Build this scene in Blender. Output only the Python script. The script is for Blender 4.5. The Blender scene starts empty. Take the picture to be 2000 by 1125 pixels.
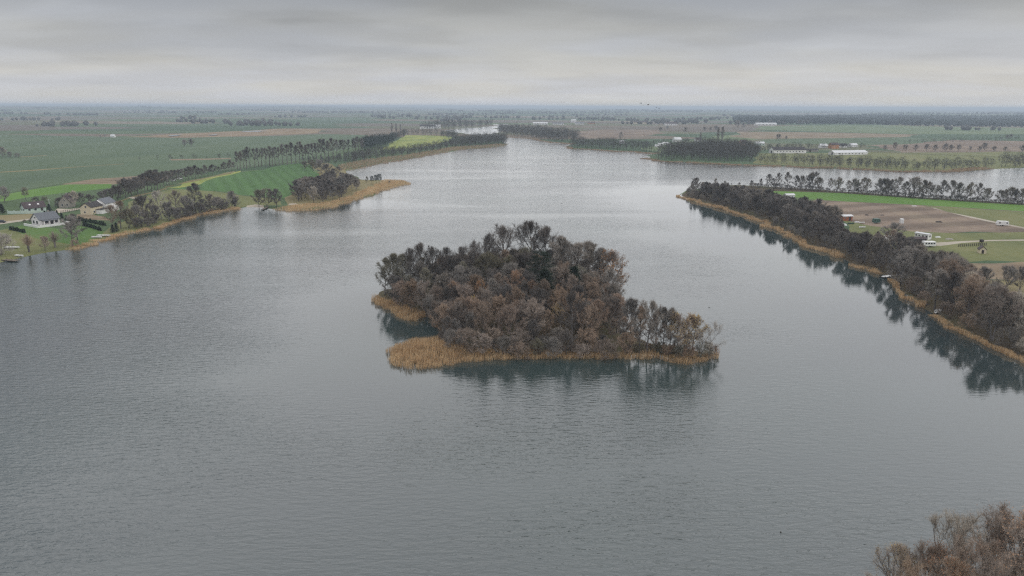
import bpy, math, random
import numpy as np
from mathutils import Vector, Matrix
from mathutils.geometry import delaunay_2d_cdt

sc = bpy.context.scene
COL = sc.collection
R = math.radians
random.seed(11)
rng = np.random.default_rng(11)

# ------------------------------------------------------------------ camera
CAMZ = 60.0
FPX = 1376.0                       # focal length in pixels of the 2000 px wide photograph
cd = bpy.data.cameras.new('camera')
cam = bpy.data.objects.new('camera', cd)
COL.objects.link(cam)
cd.sensor_width = 36.0
cd.lens = 36.0 * FPX / 2000.0
cd.clip_start = 0.5
cd.clip_end = 120000
cam.location = (0, 0, CAMZ)
cam.rotation_euler = (R(90 - 14.45), R(-0.2), 0)
sc.camera = cam
CM = np.array(cam.rotation_euler.to_matrix())

# ------------------------------------------------------------------ sky and sun
SUN_EL, SUN_AZ = R(45), R(74)
w = bpy.data.worlds.new('World')
sc.world = w
w.use_nodes = True
nt = w.node_tree
nt.nodes.clear()


def N(nt, typ, **kw):
    n = nt.nodes.new(typ)
    for k, v in kw.items():
        if k == 'inp':
            for a, b in v.items():
                n.inputs[a].default_value = b
        else:
            setattr(n, k, v)
    return n


def math_node(nt, op, a, b=None, clamp=False):
    n = nt.nodes.new('ShaderNodeMath')
    n.operation = op
    n.use_clamp = clamp
    for i, s in enumerate((a, b)):
        if s is None:
            continue
        if isinstance(s, (int, float)):
            n.inputs[i].default_value = s
        else:
            nt.links.new(s, n.inputs[i])
    return n.outputs[0]


def ramp(nt, fac, stops, interp='LINEAR'):
    n = nt.nodes.new('ShaderNodeValToRGB')
    e = n.color_ramp.elements
    while len(e) < len(stops):
        e.new(0.5)
    n.color_ramp.interpolation = interp
    for i, (p, c) in enumerate(stops):
        e[i].position = p
        e[i].color = (c[0], c[1], c[2], 1) if not isinstance(c, (int, float)) else (c, c, c, 1)
    nt.links.new(fac, n.inputs[0])
    return n.outputs[0]


def mixc(nt, fac, a, b, blend='MIX'):
    n = nt.nodes.new('ShaderNodeMix')
    n.data_type = 'RGBA'
    n.blend_type = blend
    for s, v in ((n.inputs[0], fac), (n.inputs[6], a), (n.inputs[7], b)):
        if isinstance(v, (int, float)):
            s.default_value = v
        elif isinstance(v, tuple):
            s.default_value = (v[0], v[1], v[2], 1)
        else:
            nt.links.new(v, s)
    return n.outputs[2]


tc = N(nt, 'ShaderNodeTexCoord')
sep = N(nt, 'ShaderNodeSeparateXYZ')
nt.links.new(tc.outputs['Generated'], sep.inputs[0])
zz = math_node(nt, 'ADD', math_node(nt, 'MAXIMUM', sep.outputs[2], 0.0), 0.10)
cmb = N(nt, 'ShaderNodeCombineXYZ')
nt.links.new(math_node(nt, 'DIVIDE', sep.outputs[0], zz), cmb.inputs[0])
nt.links.new(math_node(nt, 'DIVIDE', sep.outputs[1], zz), cmb.inputs[1])
cmb.inputs[2].default_value = 3.7
mp = N(nt, 'ShaderNodeMapping', inp={'Scale': (0.62, 0.85, 1.0), 'Rotation': (0, 0, 0.12)})
nt.links.new(cmb.outputs[0], mp.inputs[0])
n1 = N(nt, 'ShaderNodeTexNoise', inp={'Scale': 1.35, 'Detail': 5.0, 'Roughness': 0.46, 'Distortion': 0.15})
nt.links.new(mp.outputs[0], n1.inputs['Vector'])
n2 = N(nt, 'ShaderNodeTexNoise', inp={'Scale': 0.45, 'Detail': 3.0, 'Roughness': 0.5})
nt.links.new(mp.outputs[0], n2.inputs['Vector'])
cl = math_node(nt, 'ADD', math_node(nt, 'MULTIPLY', n1.outputs[0], 0.55), math_node(nt, 'MULTIPLY', n2.outputs[0], 0.45))
bright = ramp(nt, cl, [(0.30, 0.66), (0.44, 0.90), (0.56, 1.06), (0.70, 1.26)], 'EASE')
# the cloud deck thins towards the horizon and is lighter there, all the way round
elev = ramp(nt, math_node(nt, 'MAXIMUM', sep.outputs[2], 0.0),
            [(0.0, (0.350, 0.355, 0.353)), (0.03, (0.330, 0.335, 0.333)), (0.075, (0.262, 0.270, 0.273)), (0.14, (0.185, 0.193, 0.199)), (0.4, (0.290, 0.300, 0.322))], 'EASE')
bfac = ramp(nt, math_node(nt, 'MAXIMUM', sep.outputs[2], 0.0), [(0.0, 0.25), (0.07, 0.75), (0.16, 1.0)])
cloud = mixc(nt, 1.0, elev, mixc(nt, bfac, (1, 1, 1), bright), 'MULTIPLY')
n3 = N(nt, 'ShaderNodeTexNoise', inp={'Scale': 0.8, 'Detail': 2.0})
nt.links.new(mp.outputs[0], n3.inputs['Vector'])
cloud = mixc(nt, 1.0, cloud, ramp(nt, n3.outputs[0], [(0.38, (0.985, 0.985, 1.03)), (0.62, (1.03, 1.0, 0.965))]), 'MULTIPLY')
sky = N(nt, 'ShaderNodeTexSky', sky_type='NISHITA', sun_disc=False, sun_elevation=SUN_EL, sun_rotation=SUN_AZ, dust_density=3.0)
bg = N(nt, 'ShaderNodeBackground', inp={'Strength': 0.1})
scl = N(nt, 'ShaderNodeVectorMath', operation='SCALE', inp={'Scale': 10.0})
nt.links.new(cloud, scl.inputs[0])
nt.links.new(mixc(nt, 0.95, sky.outputs[0], scl.outputs[0]), bg.inputs[0])
wo = N(nt, 'ShaderNodeOutputWorld')
nt.links.new(bg.outputs[0], wo.inputs[0])

sl = bpy.data.lights.new('sun', 'SUN')
sl.energy = 1.3
sl.angle = R(176)
sl.color = (1.0, 0.975, 0.96)
so = bpy.data.objects.new('sun', sl)
COL.objects.link(so)
sdir = Vector((math.sin(SUN_AZ) * math.cos(SUN_EL), math.cos(SUN_AZ) * math.cos(SUN_EL), math.sin(SUN_EL)))
so.rotation_euler = (-sdir).to_track_quat('-Z', 'Y').to_euler()
so.location = sdir * 300

sc.view_settings.view_transform = 'Standard'
sc.view_settings.look = 'None'
sc.view_settings.gamma = 1.0
sc.view_settings.exposure = 0.85
sc.view_settings.use_curve_mapping = False
sc.render.engine = 'CYCLES'
sc.cycles.max_bounces = 5
sc.cycles.diffuse_bounces = 2
sc.cycles.glossy_bounces = 2
sc.cycles.volume_bounces = 0
sc.cycles.use_denoising = False
sc.cycles.filter_width = 1.25

# ------------------------------------------------------------------ helpers


def ray(px, py):
    d = CM @ np.array([(px - 1000) / FPX, -(py - 562.5) / FPX, -1.0])
    return d


def P(px, py, z=0.0):
    d = ray(px, py)
    t = (z - CAMZ) / d[2]
    return np.array([d[0] * t, d[1] * t])


def poly(pxs, z=0.0):
    return np.array([P(a, b, z) for a, b in pxs])


def height_to(px, top, y):
    """height z at which the ray through (px, top) passes the depth y"""
    d = ray(px, top)
    return CAMZ + d[2] * y / d[1]


def inside(pts, pg):
    pts = np.asarray(pts, float)
    r = np.zeros(len(pts), bool)
    x0, y0 = pg[:, 0], pg[:, 1]
    x1, y1 = np.roll(x0, -1), np.roll(y0, -1)
    dy = np.where(y1 == y0, 1e-12, y1 - y0)
    for k in range(0, len(pts), 2000):
        x, y = pts[k:k + 2000, 0:1], pts[k:k + 2000, 1:2]
        c = ((y0 > y) != (y1 > y)) & (x < (x1 - x0) * (y - y0) / dy + x0)
        r[k:k + 2000] = c.sum(1) % 2 == 1
    return r


def seg_dist(pts, line, closed=True):
    pts = np.asarray(pts, float)
    a = line if closed else line[:-1]
    b = np.roll(line, -1, 0) if closed else line[1:]
    ab = b - a
    L = (ab * ab).sum(1) + 1e-9
    best = np.empty(len(pts))
    for k in range(0, len(pts), 2000):
        px, py = pts[k:k + 2000, 0:1] - a[:, 0], pts[k:k + 2000, 1:2] - a[:, 1]
        t = np.clip((px * ab[:, 0] + py * ab[:, 1]) / L, 0, 1)
        best[k:k + 2000] = ((px - t * ab[:, 0]) ** 2 + (py - t * ab[:, 1]) ** 2).min(1)
    return np.sqrt(best)


def refine(line, amp=0.0, step=0.02, closed=True, seed=0):
    """subdivide a polyline (world) with a step that grows with the distance, and roughen it"""
    g = np.random.default_rng(seed)
    out = []
    n = len(line)
    for i in range(n if closed else n - 1):
        a, b = line[i], line[(i + 1) % n]
        L = np.linalg.norm(b - a)
        dist = max(60, np.linalg.norm((a + b) / 2))
        k = max(1, min(40, int(L / (step * dist))))
        nrm = np.array([-(b - a)[1], (b - a)[0]]) / (L + 1e-9)
        for j in range(k):
            p = a + (b - a) * j / k
            if amp and j:
                p = p + nrm * g.normal() * amp * min(L / k * 0.25, dist * 0.008)
            out.append(p)
    if not closed:
        out.append(line[-1])
    return np.array(out)


def make_mesh(name, verts, faces):
    me = bpy.data.meshes.new(name)
    verts = np.asarray(verts, dtype=np.float32).reshape(-1, 3)
    if isinstance(faces, np.ndarray):
        nf, k = faces.shape
        me.vertices.add(len(verts))
        me.vertices.foreach_set('co', verts.ravel())
        me.loops.add(nf * k)
        me.loops.foreach_set('vertex_index', faces.astype(np.int32).ravel())
        me.polygons.add(nf)
        me.polygons.foreach_set('loop_start', np.arange(0, nf * k, k, dtype=np.int32))
        me.polygons.foreach_set('loop_total', np.full(nf, k, dtype=np.int32))
        me.update(calc_edges=True)
    else:
        me.from_pydata([tuple(map(float, v)) for v in verts], [], faces)
        me.update()
    return me


def obj(name, me, mat=None, parent=None, loc=None, rz=0.0):
    o = bpy.data.objects.new(name, me)
    COL.objects.link(o)
    if mat is not None and me is not None and not me.materials:
        me.materials.append(mat)
    if parent is not None:
        o.parent = parent
    if loc is not None:
        o.location = loc
    o.rotation_euler = (0, 0, rz)
    return o


def tag(o, label=None, cat=None, group=None, kind=None):
    for k, v in (('label', label), ('category', cat), ('group', group), ('kind', kind)):
        if v:
            o[k] = v
    return o


def empty(name, loc, rz=0.0):
    o = bpy.data.objects.new(name, None)
    COL.objects.link(o)
    o.location = loc
    o.rotation_euler = (0, 0, rz)
    o.empty_display_size = 0.3
    return o


ONES = ['', 'first', 'second', 'third', 'fourth', 'fifth', 'sixth', 'seventh', 'eighth', 'ninth', 'tenth', 'eleventh', 'twelfth', 'thirteenth',
        'fourteenth', 'fifteenth', 'sixteenth', 'seventeenth', 'eighteenth', 'nineteenth']
TENS = {20: 'twent', 30: 'thirt', 40: 'fort', 50: 'fift', 60: 'sixt'}


def ordinal(n):
    if n < 20:
        return ONES[n]
    t, u = n // 10 * 10, n % 10
    return TENS[t] + ('ieth' if u == 0 else 'y-' + ONES[u])


# ------------------------------------------------------------------ materials
def new_mat(name):
    m = bpy.data.materials.new(name)
    m.use_nodes = True
    nt = m.node_tree
    b = nt.nodes['Principled BSDF']
    b.inputs['Specular IOR Level'].default_value = 0.15
    b.inputs['Roughness'].default_value = 0.9
    return m, nt, b


def plain(name, col, rough=0.8, var=0.15, scale=1.5, spec=0.2):
    """paint, wood, metal...: a base colour with some wear"""
    m, nt, b = new_mat(name)
    b.inputs['Roughness'].default_value = rough
    b.inputs['Specular IOR Level'].default_value = spec
    t = N(nt, 'ShaderNodeTexCoord')
    n = N(nt, 'ShaderNodeTexNoise', inp={'Scale': scale, 'Detail': 4.0, 'Roughness': 0.6})
    nt.links.new(t.outputs['Object'], n.inputs['Vector'])
    lo = tuple(c * (1 - var) for c in col)
    hi = tuple(min(1, c * (1 + var)) for c in col)
    nt.links.new(ramp(nt, n.outputs[0], [(0.3, lo), (0.7, hi)]), b.inputs[0])
    return m


def twig_mat(name, col, var=0.3):
    """bark or twigs: every tree a little lighter, darker or redder than its neighbour"""
    m, nt, b = new_mat(name)
    oi = N(nt, 'ShaderNodeObjectInfo')
    geo = N(nt, 'ShaderNodeNewGeometry')
    n = N(nt, 'ShaderNodeTexNoise', inp={'Scale': 0.35, 'Detail': 2.0})
    nt.links.new(geo.outputs['Position'], n.inputs['Vector'])
    c = ramp(nt, n.outputs[0], [(0.3, tuple(k * 0.8 for k in col)), (0.7, tuple(k * 1.2 for k in col))])
    hs = N(nt, 'ShaderNodeHueSaturation')
    nt.links.new(c, hs.inputs['Color'])
    mr = N(nt, 'ShaderNodeMapRange', inp={'To Min': 1 - var, 'To Max': 1 + var})
    nt.links.new(oi.outputs['Random'], mr.inputs[0])
    nt.links.new(mr.outputs[0], hs.inputs['Value'])
    r2 = math_node(nt, 'FRACT', math_node(nt, 'MULTIPLY', oi.outputs['Random'], 37.7))
    m2 = N(nt, 'ShaderNodeMapRange', inp={'To Min': 0.65, 'To Max': 1.12})
    nt.links.new(r2, m2.inputs[0])
    nt.links.new(m2.outputs[0], hs.inputs['Saturation'])
    nt.links.new(hs.outputs[0], b.inputs[0])
    return m


def field_mat(name, cols, rows=None, rowdir=0.0, rowamp=0.12, big=0.012, fine=0.25):
    """a field: patches of growth, fine mottling and, if asked, drill rows"""
    m, nt, b = new_mat(name)
    geo = N(nt, 'ShaderNodeNewGeometry')
    mp = N(nt, 'ShaderNodeMapping', inp={'Rotation': (0, 0, rowdir), 'Scale': (1, 0.35, 1)})
    nt.links.new(geo.outputs['Position'], mp.inputs[0])
    a = N(nt, 'ShaderNodeTexNoise', inp={'Scale': big, 'Detail': 5.0, 'Roughness': 0.62})
    nt.links.new(mp.outputs[0], a.inputs['Vector'])
    f = N(nt, 'ShaderNodeTexNoise', inp={'Scale': fine, 'Detail': 3.0, 'Roughness': 0.7})
    nt.links.new(geo.outputs['Position'], f.inputs['Vector'])
    k = math_node(nt, 'ADD', math_node(nt, 'MULTIPLY', a.outputs[0], 0.72), math_node(nt, 'MULTIPLY', f.outputs[0], 0.28))
    n = len(cols)
    c = ramp(nt, k, [(0.34 + 0.32 * i / max(1, n - 1), cols[i]) for i in range(n)])
    if rows:
        wv = N(nt, 'ShaderNodeTexWave', inp={'Scale': rows, 'Distortion': 3.0, 'Detail': 2.0, 'Detail Scale': 0.3})
        nt.links.new(mp.outputs[0], wv.inputs['Vector'])
        c = mixc(nt, 1.0, c, ramp(nt, wv.outputs[0], [(0.2, 1 - rowamp), (0.8, 1 + rowamp)]), 'MULTIPLY')
    nt.links.new(c, b.inputs[0])
    bp = N(nt, 'ShaderNodeBump', inp={'Strength': 0.5, 'Distance': 0.4})
    nt.links.new(f.outputs[0], bp.inputs['Height'])
    nt.links.new(bp.outputs[0], b.inputs['Normal'])
    return m


M = {}
M['bark'] = twig_mat('bark', (0.147, 0.129, 0.118), 0.25)
M['bark_pale'] = twig_mat('bark_pale', (0.30, 0.29, 0.26), 0.15)
M['tw_brown'] = twig_mat('twigs_brown', (0.325, 0.25, 0.19), 0.30)
M['tw_grey'] = twig_mat('twigs_grey', (0.29, 0.26, 0.225), 0.28)
M['tw_dark'] = twig_mat('twigs_dark', (0.18, 0.16, 0.143), 0.30)
M['tw_russet'] = twig_mat('twigs_russet', (0.345, 0.248, 0.18), 0.25)
M['tw_pale'] = twig_mat('twigs_pale', (0.48, 0.43, 0.36), 0.2)
M['tw_olive'] = twig_mat('twigs_olive', (0.235, 0.215, 0.155), 0.25)
M['tw_tan'] = twig_mat('twigs_tan', (0.46, 0.36, 0.27), 0.2)
M['tw_rosy'] = twig_mat('twigs_rosy', (0.40, 0.31, 0.235), 0.2)
M['lf_orange'] = twig_mat('leaves_orange', (0.46, 0.25, 0.11), 0.25)
M['lf_yellow'] = twig_mat('leaves_yellow', (0.44, 0.32, 0.13), 0.25)
M['lf_rust'] = twig_mat('leaves_rust', (0.33, 0.19, 0.12), 0.25)
M['needle'] = twig_mat('needles', (0.028, 0.042, 0.028), 0.3)
M['thuja'] = twig_mat('thuja', (0.03, 0.055, 0.03), 0.3)
M['far_wood'] = twig_mat('far_wood', (0.085, 0.082, 0.072), 0.1)
M['far_pine'] = twig_mat('far_pine', (0.030, 0.042, 0.036), 0.1)

M['g_dark'] = field_mat('winter_crop', [(0.069, 0.106, 0.060), (0.090, 0.131, 0.070), (0.112, 0.150, 0.083)], rows=0.05, rowdir=0.5)
M['g_vivid'] = field_mat('young_crop', [(0.053, 0.112, 0.035), (0.070, 0.144, 0.043), (0.100, 0.175, 0.056)], rows=0.05, rowdir=-0.9, rowamp=0.08)
M['g_bright'] = field_mat('bright_grass', [(0.077, 0.165, 0.033), (0.110, 0.209, 0.039), (0.143, 0.231, 0.055)], rows=0.08, rowdir=0.2)
M['g_pale'] = field_mat('hazy_grass', [(0.098, 0.144, 0.069), (0.127, 0.172, 0.081), (0.161, 0.196, 0.098)], rows=0.05, rowdir=0.3)
M['g_lawn'] = field_mat('lawn', [(0.062, 0.125, 0.031), (0.094, 0.169, 0.044), (0.138, 0.175, 0.062)], big=0.06, fine=0.8)
M['g_yellow'] = field_mat('mustard_crop', [(0.14, 0.19, 0.05), (0.23, 0.27, 0.07), (0.36, 0.36, 0.10)], big=0.03, rows=0.06, rowdir=0.4)
M['g_olive'] = field_mat('dull_grass', [(0.115, 0.132, 0.052), (0.161, 0.172, 0.069), (0.213, 0.201, 0.092)], big=0.03)
M['g_brown'] = field_mat('ploughed_soil', [(0.127, 0.098, 0.071), (0.196, 0.149, 0.113), (0.259, 0.207, 0.144)], rows=0.035, rowdir=1.45, big=0.03, rowamp=0.2)
M['g_stubble'] = field_mat('stubble', [(0.16, 0.12, 0.085), (0.22, 0.17, 0.11), (0.29, 0.235, 0.15)], big=0.04, rows=0.06, rowdir=1.4)
M['g_dry'] = field_mat('dry_grass', [(0.15, 0.125, 0.06), (0.21, 0.18, 0.085), (0.25, 0.21, 0.12)], big=0.05)
M['g_litter'] = field_mat('leaf_litter', [(0.055, 0.045, 0.03), (0.085, 0.066, 0.04), (0.10, 0.10, 0.05)], big=0.08, fine=0.6)
M['g_marsh'] = field_mat('marsh_grass', [(0.17, 0.125, 0.08), (0.24, 0.175, 0.105), (0.30, 0.23, 0.14)], big=0.02)
M['sand'] = field_mat('sand', [(0.36, 0.31, 0.24), (0.45, 0.40, 0.32), (0.52, 0.47, 0.38)], big=0.1)
M['track'] = field_mat('track_gravel', [(0.32, 0.28, 0.22), (0.40, 0.36, 0.29), (0.46, 0.42, 0.34)], big=0.1)


def ground_mat():
    m, nt, b = new_mat('countryside')
    geo = N(nt, 'ShaderNodeNewGeometry')
    mp = N(nt, 'ShaderNodeMapping', inp={'Rotation': (0, 0, 0.35), 'Scale': (1 / 520., 1 / 260., 1)})
    nt.links.new(geo.outputs['Position'], mp.inputs[0])
    dn = N(nt, 'ShaderNodeTexNoise', inp={'Scale': 0.8, 'Detail': 2.0})
    nt.links.new(mp.outputs[0], dn.inputs['Vector'])
    va = N(nt, 'ShaderNodeVectorMath', operation='MULTIPLY_ADD')
    nt.links.new(dn.outputs[1], va.inputs[0])
    va.inputs[1].default_value = (0.5, 0.5, 0)
    nt.links.new(mp.outputs[0], va.inputs[2])
    vo = N(nt, 'ShaderNodeTexVoronoi', distance='MANHATTAN', voronoi_dimensions='2D', inp={'Scale': 1.0, 'Randomness': 0.9})
    nt.links.new(va.outputs[0], vo.inputs['Vector'])
    s = N(nt, 'ShaderNodeSeparateColor')
    nt.links.new(vo.outputs['Color'], s.inputs[0])
    c = ramp(nt, s.outputs[0], [(0.0, (0.055, 0.095, 0.045)), (0.22, (0.075, 0.115, 0.05)), (0.38, (0.12, 0.125, 0.07)), (0.50, (0.155, 0.125, 0.09)),
                                (0.62, (0.065, 0.105, 0.05)), (0.76, (0.13, 0.11, 0.085)), (0.86, (0.10, 0.14, 0.06)), (0.94, (0.19, 0.16, 0.11))], 'CONSTANT')
    f = N(nt, 'ShaderNodeTexNoise', inp={'Scale': 0.02, 'Detail': 6.0, 'Roughness': 0.68})
    nt.links.new(geo.outputs['Position'], f.inputs['Vector'])
    c = mixc(nt, 1.0, c, ramp(nt, f.outputs[0], [(0.3, 0.7), (0.7, 1.3)]), 'MULTIPLY')
    nt.links.new(c, b.inputs[0])
    return m


M['ground'] = ground_mat()


def water_mat():
    m, nt, b = new_mat('lake_water')
    geo = N(nt, 'ShaderNodeNewGeometry')
    at = N(nt, 'ShaderNodeAttribute', attribute_name='ripple')
    # wind lanes: long slicks and darker ruffled patches
    mpl = N(nt, 'ShaderNodeMapping', inp={'Rotation': (0, 0, 0.30), 'Scale': (0.006, 0.022, 1)})
    nt.links.new(geo.outputs['Position'], mpl.inputs[0])
    ln = N(nt, 'ShaderNodeTexNoise', inp={'Scale': 1.0, 'Detail': 5.0, 'Roughness': 0.55, 'Distortion': 0.6})
    nt.links.new(mpl.outputs[0], ln.inputs['Vector'])
    lane = ramp(nt, ln.outputs[0], [(0.36, 0.40), (0.47, 0.78), (0.56, 1.0), (0.66, 1.30)])
    rip = math_node(nt, 'MULTIPLY', at.outputs['Fac'], lane)
    # ripples: short crests lying across the wind
    mp = N(nt, 'ShaderNodeMapping', inp={'Rotation': (0, 0, -0.42), 'Scale': (0.30, 1.0, 1)})
    nt.links.new(geo.outputs['Position'], mp.inputs[0])
    a = N(nt, 'ShaderNodeTexNoise', inp={'Scale': 1.15, 'Detail': 3.0, 'Roughness': 0.55, 'Distortion': 0.4})
    nt.links.new(mp.outputs[0], a.inputs['Vector'])
    mp2 = N(nt, 'ShaderNodeMapping', inp={'Rotation': (0, 0, 0.25), 'Scale': (0.45, 1.0, 1)})
    nt.links.new(geo.outputs['Position'], mp2.inputs[0])
    a2 = N(nt, 'ShaderNodeTexNoise', inp={'Scale': 2.6, 'Detail': 2.0, 'Roughness': 0.5})
    nt.links.new(mp2.outputs[0], a2.inputs['Vector'])
    hgt = math_node(nt, 'ADD', math_node(nt, 'MULTIPLY', a.outputs[0], 0.75), math_node(nt, 'MULTIPLY', a2.outputs[0], 0.25))
    bp = N(nt, 'ShaderNodeBump', inp={'Distance': 0.34})
    nt.links.new(math_node(nt, 'MULTIPLY', rip, 0.85, clamp=True), bp.inputs['Strength'])
    nt.links.new(hgt, bp.inputs['Height'])
    nt.links.new(bp.outputs[0], b.inputs['Normal'])
    nt.links.new(math_node(nt, 'ADD', math_node(nt, 'MULTIPLY', rip, 0.10), 0.03), b.inputs['Roughness'])
    b.inputs['IOR'].default_value = 1.85
    b.inputs['Specular IOR Level'].default_value = 0.5
    nb = N(nt, 'ShaderNodeTexNoise', inp={'Scale': 0.008, 'Detail': 3.0})
    nt.links.new(geo.outputs['Position'], nb.inputs['Vector'])
    nt.links.new(ramp(nt, nb.outputs[0], [(0.35, (0.029, 0.042, 0.044)), (0.65, (0.036, 0.058, 0.054))]), b.inputs[0])
    return m


M['water'] = water_mat()

# ------------------------------------------------------------------ shorelines (traced once, then plain world coordinates)
LEFT = [(0, 514), (30, 507), (75, 497), (130, 489), (150, 487), (175, 479), (225, 461), (250, 457), (315, 443), (350, 430), (400, 416), (470, 407), (482, 405),
        (515, 407), (525, 408), (560, 412), (620, 409), (660, 402), (700, 388), (740, 375), (790, 361), (801, 358), (790, 354), (750, 352), (705, 350),
        (690, 342), (680, 333), (700, 330), (737, 321), (760, 316), (805, 310), (860, 299), (900, 292), (985, 285), (991, 281), (988, 275), (975, 271),
        (930, 264), (888, 258), (878, 253), (890, 250), (940, 249), (958, 247), (966, 243)]
RIGHT_FAR = [(990, 243), (975, 247), (970, 255), (968, 262), (985, 266), (1000, 268), (1030, 270), (1060, 275), (1090, 278), (1116, 281), (1103, 286),
             (1115, 290), (1180, 293), (1240, 296), (1280, 300), (1268, 307), (1265, 310), (1290, 314), (1350, 318), (1450, 322), (1550, 326), (1650, 330),
             (1750, 335), (1850, 336), (1900, 333), (1940, 330), (2000, 328), (2100, 327), (2600, 324)]
PENIN = [(2600, 440), (2200, 409), (2000, 397), (1900, 391), (1800, 385), (1700, 377), (1600, 370), (1500, 364), (1430, 361), (1370, 365), (1337, 372), (1324, 380),
         (1340, 388), (1380, 400), (1430, 415), (1480, 431), (1520, 449), (1560, 474), (1600, 489), (1640, 504), (1662, 518), (1715, 534), (1738, 545),
         (1755, 570), (1788, 597), (1818, 614), (1843, 630), (1880, 650), (1940, 679), (2000, 708), (2100, 760), (2250, 845), (2350, 950), (2300, 1050),
         (2160, 1130), (1990, 1200), (1800, 1235), (1650, 1290), (1560, 1420)]
lake_w = [P(*p) for p in LEFT + RIGHT_FAR + PENIN] + [np.array(p) for p in
          [(24., 20.), (10., -60.), (-60., -200.), (-260., -260.), (-420., -120.), (-420., 60.), (-360., 200.), (-300., 232.)]]
LAKE = refine(np.array(lake_w), amp=1.0, step=0.03, seed=1)
ISLE_PX = [(726, 579), (740, 591), (765, 604), (790, 618), (825, 618), (842, 630), (850, 650), (835, 665), (800, 671), (768, 681), (760, 695), (790, 712), (825, 718),
           (870, 712), (930, 703), (1000, 699), (1100, 698), (1200, 698), (1245, 696), (1290, 697), (1340, 707), (1368, 704), (1395, 698), (1390, 688), (1340, 678),
           (1270, 668), (1225, 645), (1215, 610), (1200, 580), (1150, 556), (1050, 545), (900, 547), (800, 555), (745, 566)]
ISLE = refine(poly(ISLE_PX), amp=1.0, step=0.012, seed=2)


def smooth(t):
    t = np.clip(t, 0, 1)
    return t * t * (3 - 2 * t)


def wob(x, y, s, ph):
    return (np.sin(x / s + ph) * np.cos(y / s * 0.9 + ph * 1.7) + 0.6 * np.sin(x / s * 2.1 - y / s * 1.3 + ph * 2.3) + 0.4 * np.cos(y / s * 3.1 + x / s * 1.9 + ph)) / 2.0


def ground_h(pts):
    pts = np.asarray(pts, float).reshape(-1, 2)
    x, y = pts[:, 0], pts[:, 1]
    inl = inside(pts, LAKE)
    d = seg_dist(pts, LAKE)
    d = np.where(inl, -d, d)
    near = np.hypot(x, y) < 320
    di = np.full(len(pts), -1e3)
    if near.any():
        q = pts[near]
        ii = inside(q, ISLE)
        dd = seg_dist(q, ISLE)
        di[near] = np.where(ii, dd, -dd)
    isl = di > d
    dm = np.maximum(d, di)
    bank = np.where(dm > 0, -0.25 + 1.0 * (1 - np.exp(-np.maximum(dm, 0) / 3.5)), np.maximum(-2.0, -0.25 + dm * 0.35))
    r = np.hypot(x, y)
    land = np.where(isl, 0, smooth((dm - 20) / 160))
    und = land * (0.8 * wob(x, y, 90, 0.3) + 0.7 * wob(x, y, 37, 1.1))
    und += land * smooth((r - 900) / 2500) * 6 * wob(x, y, 420, 2.0)
    und += land * smooth((r - 3500) / 5000) * (10 + 9 * wob(x, y, 1500, 0.7) + 5 * wob(x, y, 600, 4.0))
    hill = smooth((r - 6500) / 3000) * smooth((-x - 800) / 3000) * np.maximum(0, 22 + 16 * wob(x, y, 1300, 5.0))
    mound = np.where(isl, 3.6 * smooth(dm / 30) + 0.25 * wob(x, y, 9, 2.0) * smooth(dm / 6), 0)
    z = bank + und + hill + mound
    return np.where(dm > 6, np.maximum(z, 0.45 + 0.1 * smooth((dm - 6) / 20)), z)


def gz(p):
    return float(ground_h([p])[0])


def on_ground(px, py):
    """the ground point seen at a pixel, following the relief"""
    z = 0.5
    for _ in range(4):
        p = P(px, py, z)
        z = gz(p)
    return p, z


def many_h(pts):
    return ground_h(pts)


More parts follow.
